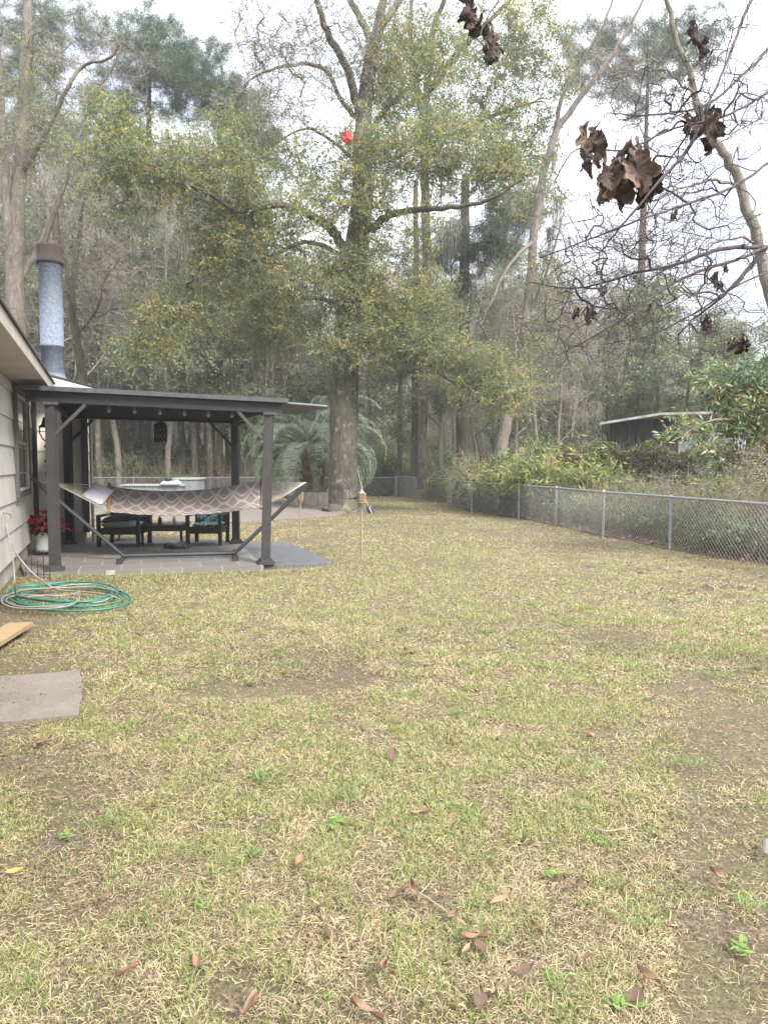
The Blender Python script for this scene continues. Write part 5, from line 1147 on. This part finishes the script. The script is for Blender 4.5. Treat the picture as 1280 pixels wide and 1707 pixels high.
leafy('leafy_shrub','glossy-leaved shrub tree with yellowing tips hanging over the fence at right','shrub',601,b,
 [([b,b+ZZ*1.4,D(1290,680,14),D(1260,630,13.8)],[.07,.06,.04,.02]),([b+ZZ*1.2,D(1260,720,13.7),D(1190,700,13.3),D(1120,735,13)],[.045,.03,.02,.008]),([b+ZZ*1.8,D(1250,660,13.6),D(1190,640,13.4)],[.04,.02,.01])],
 [L3(1225,645,13.6,70,42,.6,75),L3(1258,705,13.6,62,45,.7,80),L3(1150,712,13.2,38,22,.4,20),L3(1285,620,13.8,40,40,.6,30),L3(1175,755,13.2,30,16,.3,8),L3(1290,670,13.8,60,60,.7,50)],HOL,.135,.036,6,5,.26)

# ------------------------------------------------------------------ undergrowth shrubs, each its own thing
def bush(seed,h,w,lm,L,W,nt,ntw,nl,name='shrub'):
    rng=np.random.RandomState(seed); st=[]
    for k in range(6):
        a=rng.rand()*6.28; e=np.array([cos(a)*w*.35,sin(a)*w*.35,h*(.6+.3*rng.rand())]); st.append(smooth_line([np.array([cos(a)*.08,sin(a)*.08,-.05]),e*.5+np.array([0,0,.1]),e],[.02,.014,.006],4,rng,.02))
    T=lobe_pts(rng,[(np.array([rng.normal()*w*.2,rng.normal()*w*.2,h*(.35+.45*rng.rand())]),np.array([w*.33,w*.33,h*.28]),nt//5) for _ in range(5)])
    g=grow(rng,st,T,.25,.004,2.3,.2); o=thing(name,(0,0,0),'','shrub'); mb=MB(); wood(mb,g,st,5,0,1,big=.02); mb.build('stems',TWIGM,o)
    lf=MB(); tw=MB(); twigs(tw,lf,rng,g['P'][g['term']],ntw,.4,nl,L,W,.0,.004); tw.build('twigs',TWIGM,o)
    if nl: lf.build('foliage',lm,o)
    return o
kinds=[(bush(701,2.6,2.8,EVL,.11,.055,90,8,7),'dense dark green evergreen shrub growing in the woods edge','evergreen shrubs along the woods edge'),
       (bush(702,1.7,2.4,YELL,.17,.045,80,7,5),'yellow-green leafy shrub growing just beyond the chain-link fence','yellow-green shrubs beyond the fence'),
       (bush(703,2.0,2.2,YELL,.1,.03,70,9,1),'tangled dry brown brush with few leaves beyond the fence','dry brush beyond the fence'),
       (bush(704,1.3,1.8,EVL,.13,.06,70,7,5),'low green shrub growing at the foot of the trees','low green shrubs')]
used=[0]*4
def putbush(k,px,d,s,x=None):
    o,lab,grp=kinds[k]; 
    if used[k]: o=copy_tree(o)
    used[k]+=1; xx=(px-CX)/F*d if x is None else x
    s*=1.25; o.location=(xx,d,0); o.rotation_euler=(0,0,R2.rand()*6.3); o.scale=(s,s,s*(.85+.3*R2.rand())); tag(o,lab,'shrub',grp)
for px,d,s in ((165,46,1.0),(215,47,1.2),(185,44,.8),(250,49,1.1),(470,46,1.0),(640,45,.9),(600,46,1.0),(560,47,1.0),(665,43,.7),(700,46,.8),(420,48,.9),(340,50,.9),(880,33,.85),(910,34,.9),(860,36,.9),(965,35,.9),(1090,40,1.0),(1170,42,1.5),(1255,36,1.6),(940,40,1.2),(120,48,1.2),(60,50,1.4),(735,42,.8)): putbush(0,px,d,s)
for px,d,s in ((700,43,.7),(785,34,.7),(760,36,.8),(820,29,.75),(845,27,.7),(810,31,.8),(870,27.5,1.0),(905,25,1.0),(945,24,1.05),(975,23.5,1.0),(890,26.5,1.1),(900,25.5,.8),(925,24.5,.9),(930,25,.75),(1000,20.5,.6),(1080,18.6,.5),(1060,22.5,.6),(960,24.5,.8),(990,23,.65),(1020,22,.6),(1045,21.5,.6),(1075,20.5,.55),(1110,19,.5),(1150,18,.5),(1190,17,.65),(1230,16.5,.65),(1000,26,.75),(950,28,.9),(1270,15.5,.6),(300,44,.8),(380,45,.8),(880,29,.9)): putbush(1,px,d,s)
for px,d,s in ((790,30,.8),(870,27,.8),(890,31,1.1),(960,27,.9),(1010,24,.6),(1060,19.5,.5),(1095,18.3,.6),(1140,16.8,.6),(1180,15.8,.55),(1215,15.2,.5),(1245,14.5,.5),(1110,23,.55),(1180,20,.6),(1240,18.5,.8),(230,46,1),(450,47,1.1),(520,48,1.2),(590,44,.8),(655,46,1),(740,41,1),(1290,14,.5),(560,44,1),(400,44,.9)): putbush(2,px,d,s)
for px,d,s in ((680,42.6,.7),(645,42.8,.8),(590,43.5,.8),(535,44,.8),(750,37,.7),(800,28.8,.6),(840,26,.5),(900,24,.5),(1050,18.5,.5),(1090,17.5,.45),(1120,16.8,.45),(1200,14.8,.45),(980,21.5,.5),(150,44,.8),(330,44,.8),(440,44,.7),(490,44.5,.8),(1240,13.8,.4)): putbush(3,px,d,s)

# ------------------------------------------------------------------ woodland trees: a few kinds, then copies
def proto_tree(seed,h,r,kind):
    rng=np.random.RandomState(seed); k=7; z=np.linspace(-.1,h*.93,k); x=np.cumsum(rng.normal(size=k))*h*.012; y=np.cumsum(rng.normal(size=k))*h*.012; x-=x[0]; y-=y[0]
    W=[smooth_line(np.stack([x,y,z],1),list(r*np.linspace(1,.2,k)),4,rng,.01)]
    if kind=='bare':
        for q in range(6):
            i=int(len(W[0][0])*(.3+.1*q)); p=W[0][0][min(i,len(W[0][0])-2)]; a=rng.rand()*6.28; e=p+np.array([cos(a)*h*.14,sin(a)*h*.14,h*(.12+.12*rng.rand())]); rr=W[0][1][min(i,len(W[0][0])-2)]
            W.append(smooth_line([p,(p+e)/2+np.array([cos(a),sin(a),-.2])*h*.02,e],[rr*.5,rr*.35,rr*.12],4,rng,.03))
        lob=[(np.array([rng.normal()*h*.07,rng.normal()*h*.07,h*z_]),np.array([h*.15,h*.15,h*.13]),40) for z_ in (.42,.58,.72,.85)]; bm=GREYB; T=lobe_pts(rng,lob); g=grow(rng,W,T,.6,.009,2.3,.25)
    elif kind=='pine':
        lob=[(np.array([rng.normal()*h*.05,rng.normal()*h*.05,h*z_]),np.array([h*.11,h*.11,h*.07]),26) for z_ in (.66,.76,.86,.95)]; bm=PINEB; T=lobe_pts(rng,lob); g=grow(rng,W,T,.7,.012,2.3,.2)
    else:
        lob=[(np.array([rng.normal()*h*.1,rng.normal()*h*.1,h*z_]),np.array([h*.17,h*.17,h*.12]),38) for z_ in (.35,.5,.65,.78,.88)]; bm=OAKB; T=lobe_pts(rng,lob); g=grow(rng,W,T,.6,.01,2.3,.25)
    nm={'bare':'bare_tree','pine':'pine_tree','ever':'evergreen_tree'}[kind]
    o=thing(nm,(0,0,0),'','tree'); mb=MB(); wood(mb,g,W,8,.05,seed%5,big=.04); mb.build('trunk',bm,o,True); tw=MB(); lf=MB(); q=g['P'][g['term']]
    if kind=='bare': twigs(tw,None,rng,q,11,.9,0,.1,.1,-.25,.006); ms=MB(); moss(ms,rng,q[rng.rand(len(q))<.18],14,1.2,.013); ms.build('spanish_moss',MOSSM,o)
    elif kind=='pine': twigs(tw,lf,rng,q,11,.6,16,.26,.02,-.1,.007); lf.build('crown',PINL,o)
    else: twigs(tw,lf,rng,q,10,.8,8,.15,.075,0,.006); lf.build('crown',EVL,o)
    tw.build('twigs',TWIGM,o); return o
PR={'bare':[proto_tree(801+k,16,.17,'bare') for k in range(4)],'pine':[proto_tree(811,24,.25,'pine'),proto_tree(812,22,.2,'pine')],'ever':[proto_tree(821,13,.2,'ever'),proto_tree(822,11,.16,'ever')]}
LB={'bare':('slender leafless grey tree standing in the woods behind the yard','bare trees in the woods'),'pine':('tall straight pine standing in the woods behind the yard','pines in the woods'),'ever':('leafy green tree standing in the woods behind the yard','leafy trees in the woods')}
HB={'bare':16,'pine':24,'ever':13}
usedp={}
def put_tree(kind,v,px,d,top,x=None,w=1):
    P=PR[kind][v%len(PR[kind])]; o=P if id(P) not in usedp else copy_tree(P); usedp[id(P)]=1
    hz=D(px,top,d)[2]; s=hz/({'bare':16,'pine':[24,22][v%2],'ever':[13,11][v%2]}[kind])
    o.location=((px-CX)/F*d,d,0); o.rotation_euler=(R2.normal()*.02,R2.normal()*.02,R2.rand()*6.3); o.scale=(s*w,s*w,s); tag(o,LB[kind][0],'tree',LB[kind][1])
def htop(px): return float(np.interp(px,[-100,0,120,200,330,420,470,560,620,700,800,900,980,1060,1150,1280,1400],[20,20,60,120,190,260,320,440,470,430,400,400,430,460,500,530,540]))
rg=np.random.RandomState(900)
for k in range(120):
    px=-60+1420*((k*.61803+.1)%1); 
    if px<970: d=44+26*rg.rand()
    else: d=42+30*rg.rand()
    top=htop(px)+rg.rand()**.8*300+(20 if px>900 else 0)
    r=rg.rand(); kind='bare' if r<.56 else ('pine' if r<.78 and px<1000 else 'ever')
    if kind=='ever': top=max(top,htop(px)+60+160*rg.rand(),450)
    put_tree(kind,k,px,d,top)
for px,d,top,kd in ((140,46,330,'ever'),(240,47,350,'ever'),(310,46,420,'ever'),(410,44,380,'ever'),(90,48,300,'ever'),(30,46,350,'ever'),(560,47,460,'ever'),(840,42,430,'ever'),(940,43,440,'ever'),(280,43.5,300,'bare'),(430,45,330,'bare'),(610,44,420,'bare'),(745,37,380,'bare'),(905,38,380,'bare'),(955,40,420,'bare'),(1010,44,440,'bare'),(1060,45,450,'bare'),(1095,42,470,'ever'),(1140,40,520,'ever'),(1215,38,540,'ever'),(1290,36,500,'ever'),(1180,46,490,'bare'),(1030,50,440,'ever'),(1250,45,520,'bare'),(100,40,200,'bare'),(200,43,250,'bare'),(660,42,450,'ever'),(520,46,400,'bare'),(350,42.8,380,'ever'),(170,42.5,420,'ever'),(470,43,440,'ever'),(860,34,420,'bare'),(800,36,430,'bare'),(930,33,470,'bare')):
    put_tree(kd,int(px),px,d,top)
# far-off woods seen as one mass behind them
def far_woods():
    rng=np.random.RandomState(950); mb=MB(); n=900; d=62+48*rng.rand(n); px=-150+1600*rng.rand(n); x=(px-CX)/F*d
    top=np.array([D(CX,max(htop(q)+20,400 if q<560 else 0)+40+200*rng.rand()**1.1,dd)[2] for q,dd in zip(px,d)])
    b=np.stack([x,d,np.full(n,-.1)],1); t=b+np.stack([rng.normal(size=n)*.6,rng.normal(size=n)*.6,top],1); mb.prism(b,t,.09+.1*rng.rand(n),.03,5,rng.rand(n))
    m=70; i=np.repeat(np.arange(n),m); s=.12+.88*rng.rand(n*m)**.8; p=b[i]*(1-s[:,None])+t[i]*s[:,None]; dr=unit(rng.normal(size=(n*m,3))+np.array([0,0,.7])); L=(1.0+2.4*rng.rand(n*m))
    e=p+dr*L[:,None]; mb.prism(p,e,.020,.007,3,rng.rand(n*m))
    q=np.repeat((p+e)/2,2,0)+rng.normal(size=(2*n*m,3))*.25; mb.prism(q,q+unit(rng.normal(size=q.shape)+np.array([0,0,.4]))*(.6+.9*rng.rand(len(q)))[:,None],.010,.005,3,rng.rand(len(q)))
    w_=mb.build('woods',simple('far_twigs',(.38,.34,.30),(.26,.225,.20),.9,0,1)); tag(w_,'grey-brown mass of leafless woods far behind the yard','woods',kind='stuff')
    lf=MB(); n2=1300; d=60+45*rng.rand(n2); px=-150+1600*rng.rand(n2); x=(px-CX)/F*d; top=np.array([D(CX,max(htop(q)+60,480),dd)[2] for q,dd in zip(px,d)]); c=np.stack([x,d,top*rng.rand(n2)**1.5*.9+.5],1)
    i=np.repeat(np.arange(n2),110); p=c[i]+rng.normal(size=(len(i),3))*np.array([.9,.9,.6]); leaves(lf,p,unit(rng.normal(size=p.shape)),.22,.13,np.clip(rng.rand(n2)[i]*.6+rng.rand(len(i))*.4,0,1),rng)
    lf.build('foliage',EVL,w_)
far_woods()
def undergrowth():
    rng=np.random.RandomState(960); mb=MB(); lf=MB()
    def patch(n,xf,hh,lean=.25,r=.006):
        p=xf(n); d=unit(rng.normal(size=(n,3))*lean+np.array([0,0,1])); h=hh*(.3+.7*rng.rand(n)); e=p+d*h[:,None]; mb.prism(p,e,r,r*.4,3,rng.rand(n))
        q=p+d*(h*(.4+.6*rng.rand(n)))[:,None]; mb.prism(q,q+unit(rng.normal(size=(n,3))+np.array([0,0,.3]))*(.2+.5*rng.rand(n))[:,None],r*.6,r*.3,3,rng.rand(n)); return p,d,h
    def back(n): y=42.2+24*rng.rand(n)**1.5; return np.stack([-30+58*rng.rand(n),y,np.zeros(n)],1)
    def side(n): y=10+31*rng.rand(n); return np.stack([fence_x(y)+.25+5.5*rng.rand(n)**1.2,y,np.zeros(n)],1)
    patch(9000,back,2.6,.3,.012); p,d,h=patch(10000,side,1.4,.35,.0045)
    for fn,n,hh,L,lo in ((back,52000,2.2,.14,0),(side,26000,.75,.11,0)):
        p=fn(n); cl=fbm(p[:,0],p[:,1],.55,70,3); k=rng.rand(n)<np.clip((cl-.40)*5,0,1); p=p[k]; c2=fbm(p[:,0],p[:,1],.4,90,3); p[:,2]=hh*rng.rand(len(p))**1.3*np.clip(c2*1.6,.3,1.3)
        leaves(lf,p,unit(rng.normal(size=p.shape)+np.array([0,0,.3])),L,L*.36,np.clip(c2*1.5-.35+rng.normal(size=len(p))*.2,0,1),rng)
    u=mb.build('undergrowth',simple('brush_stems',(.20,.15,.11),(.09,.065,.05),.9,0,3)); tag(u,'tangle of stems and low leaves filling the ground beyond the fence','undergrowth',kind='stuff')
    lf.build('foliage',leafmat('undergrowth_leaf',[(0,(.06,.09,.03)),(.4,(.17,.22,.065)),(.65,(.30,.33,.09)),(.85,(.36,.32,.12)),(1,(.30,.18,.10))],.35),u)
undergrowth()
# the air
if HAZE>0:
    mb=MB(); mb.box([0,70,29],(330,200,62)); hz=NT('haze_air'); pv=hz.n('ShaderNodeVolumePrincipled'); pv.inputs['Density'].default_value=HAZE; pv.inputs['Color'].default_value=(.93,.95,1,1); pv.inputs['Anisotropy'].default_value=.2
    hz.l(pv.outputs[0],hz.out.inputs['Volume']); o=mb.build('haze',hz.m); tag(o,kind='stuff')
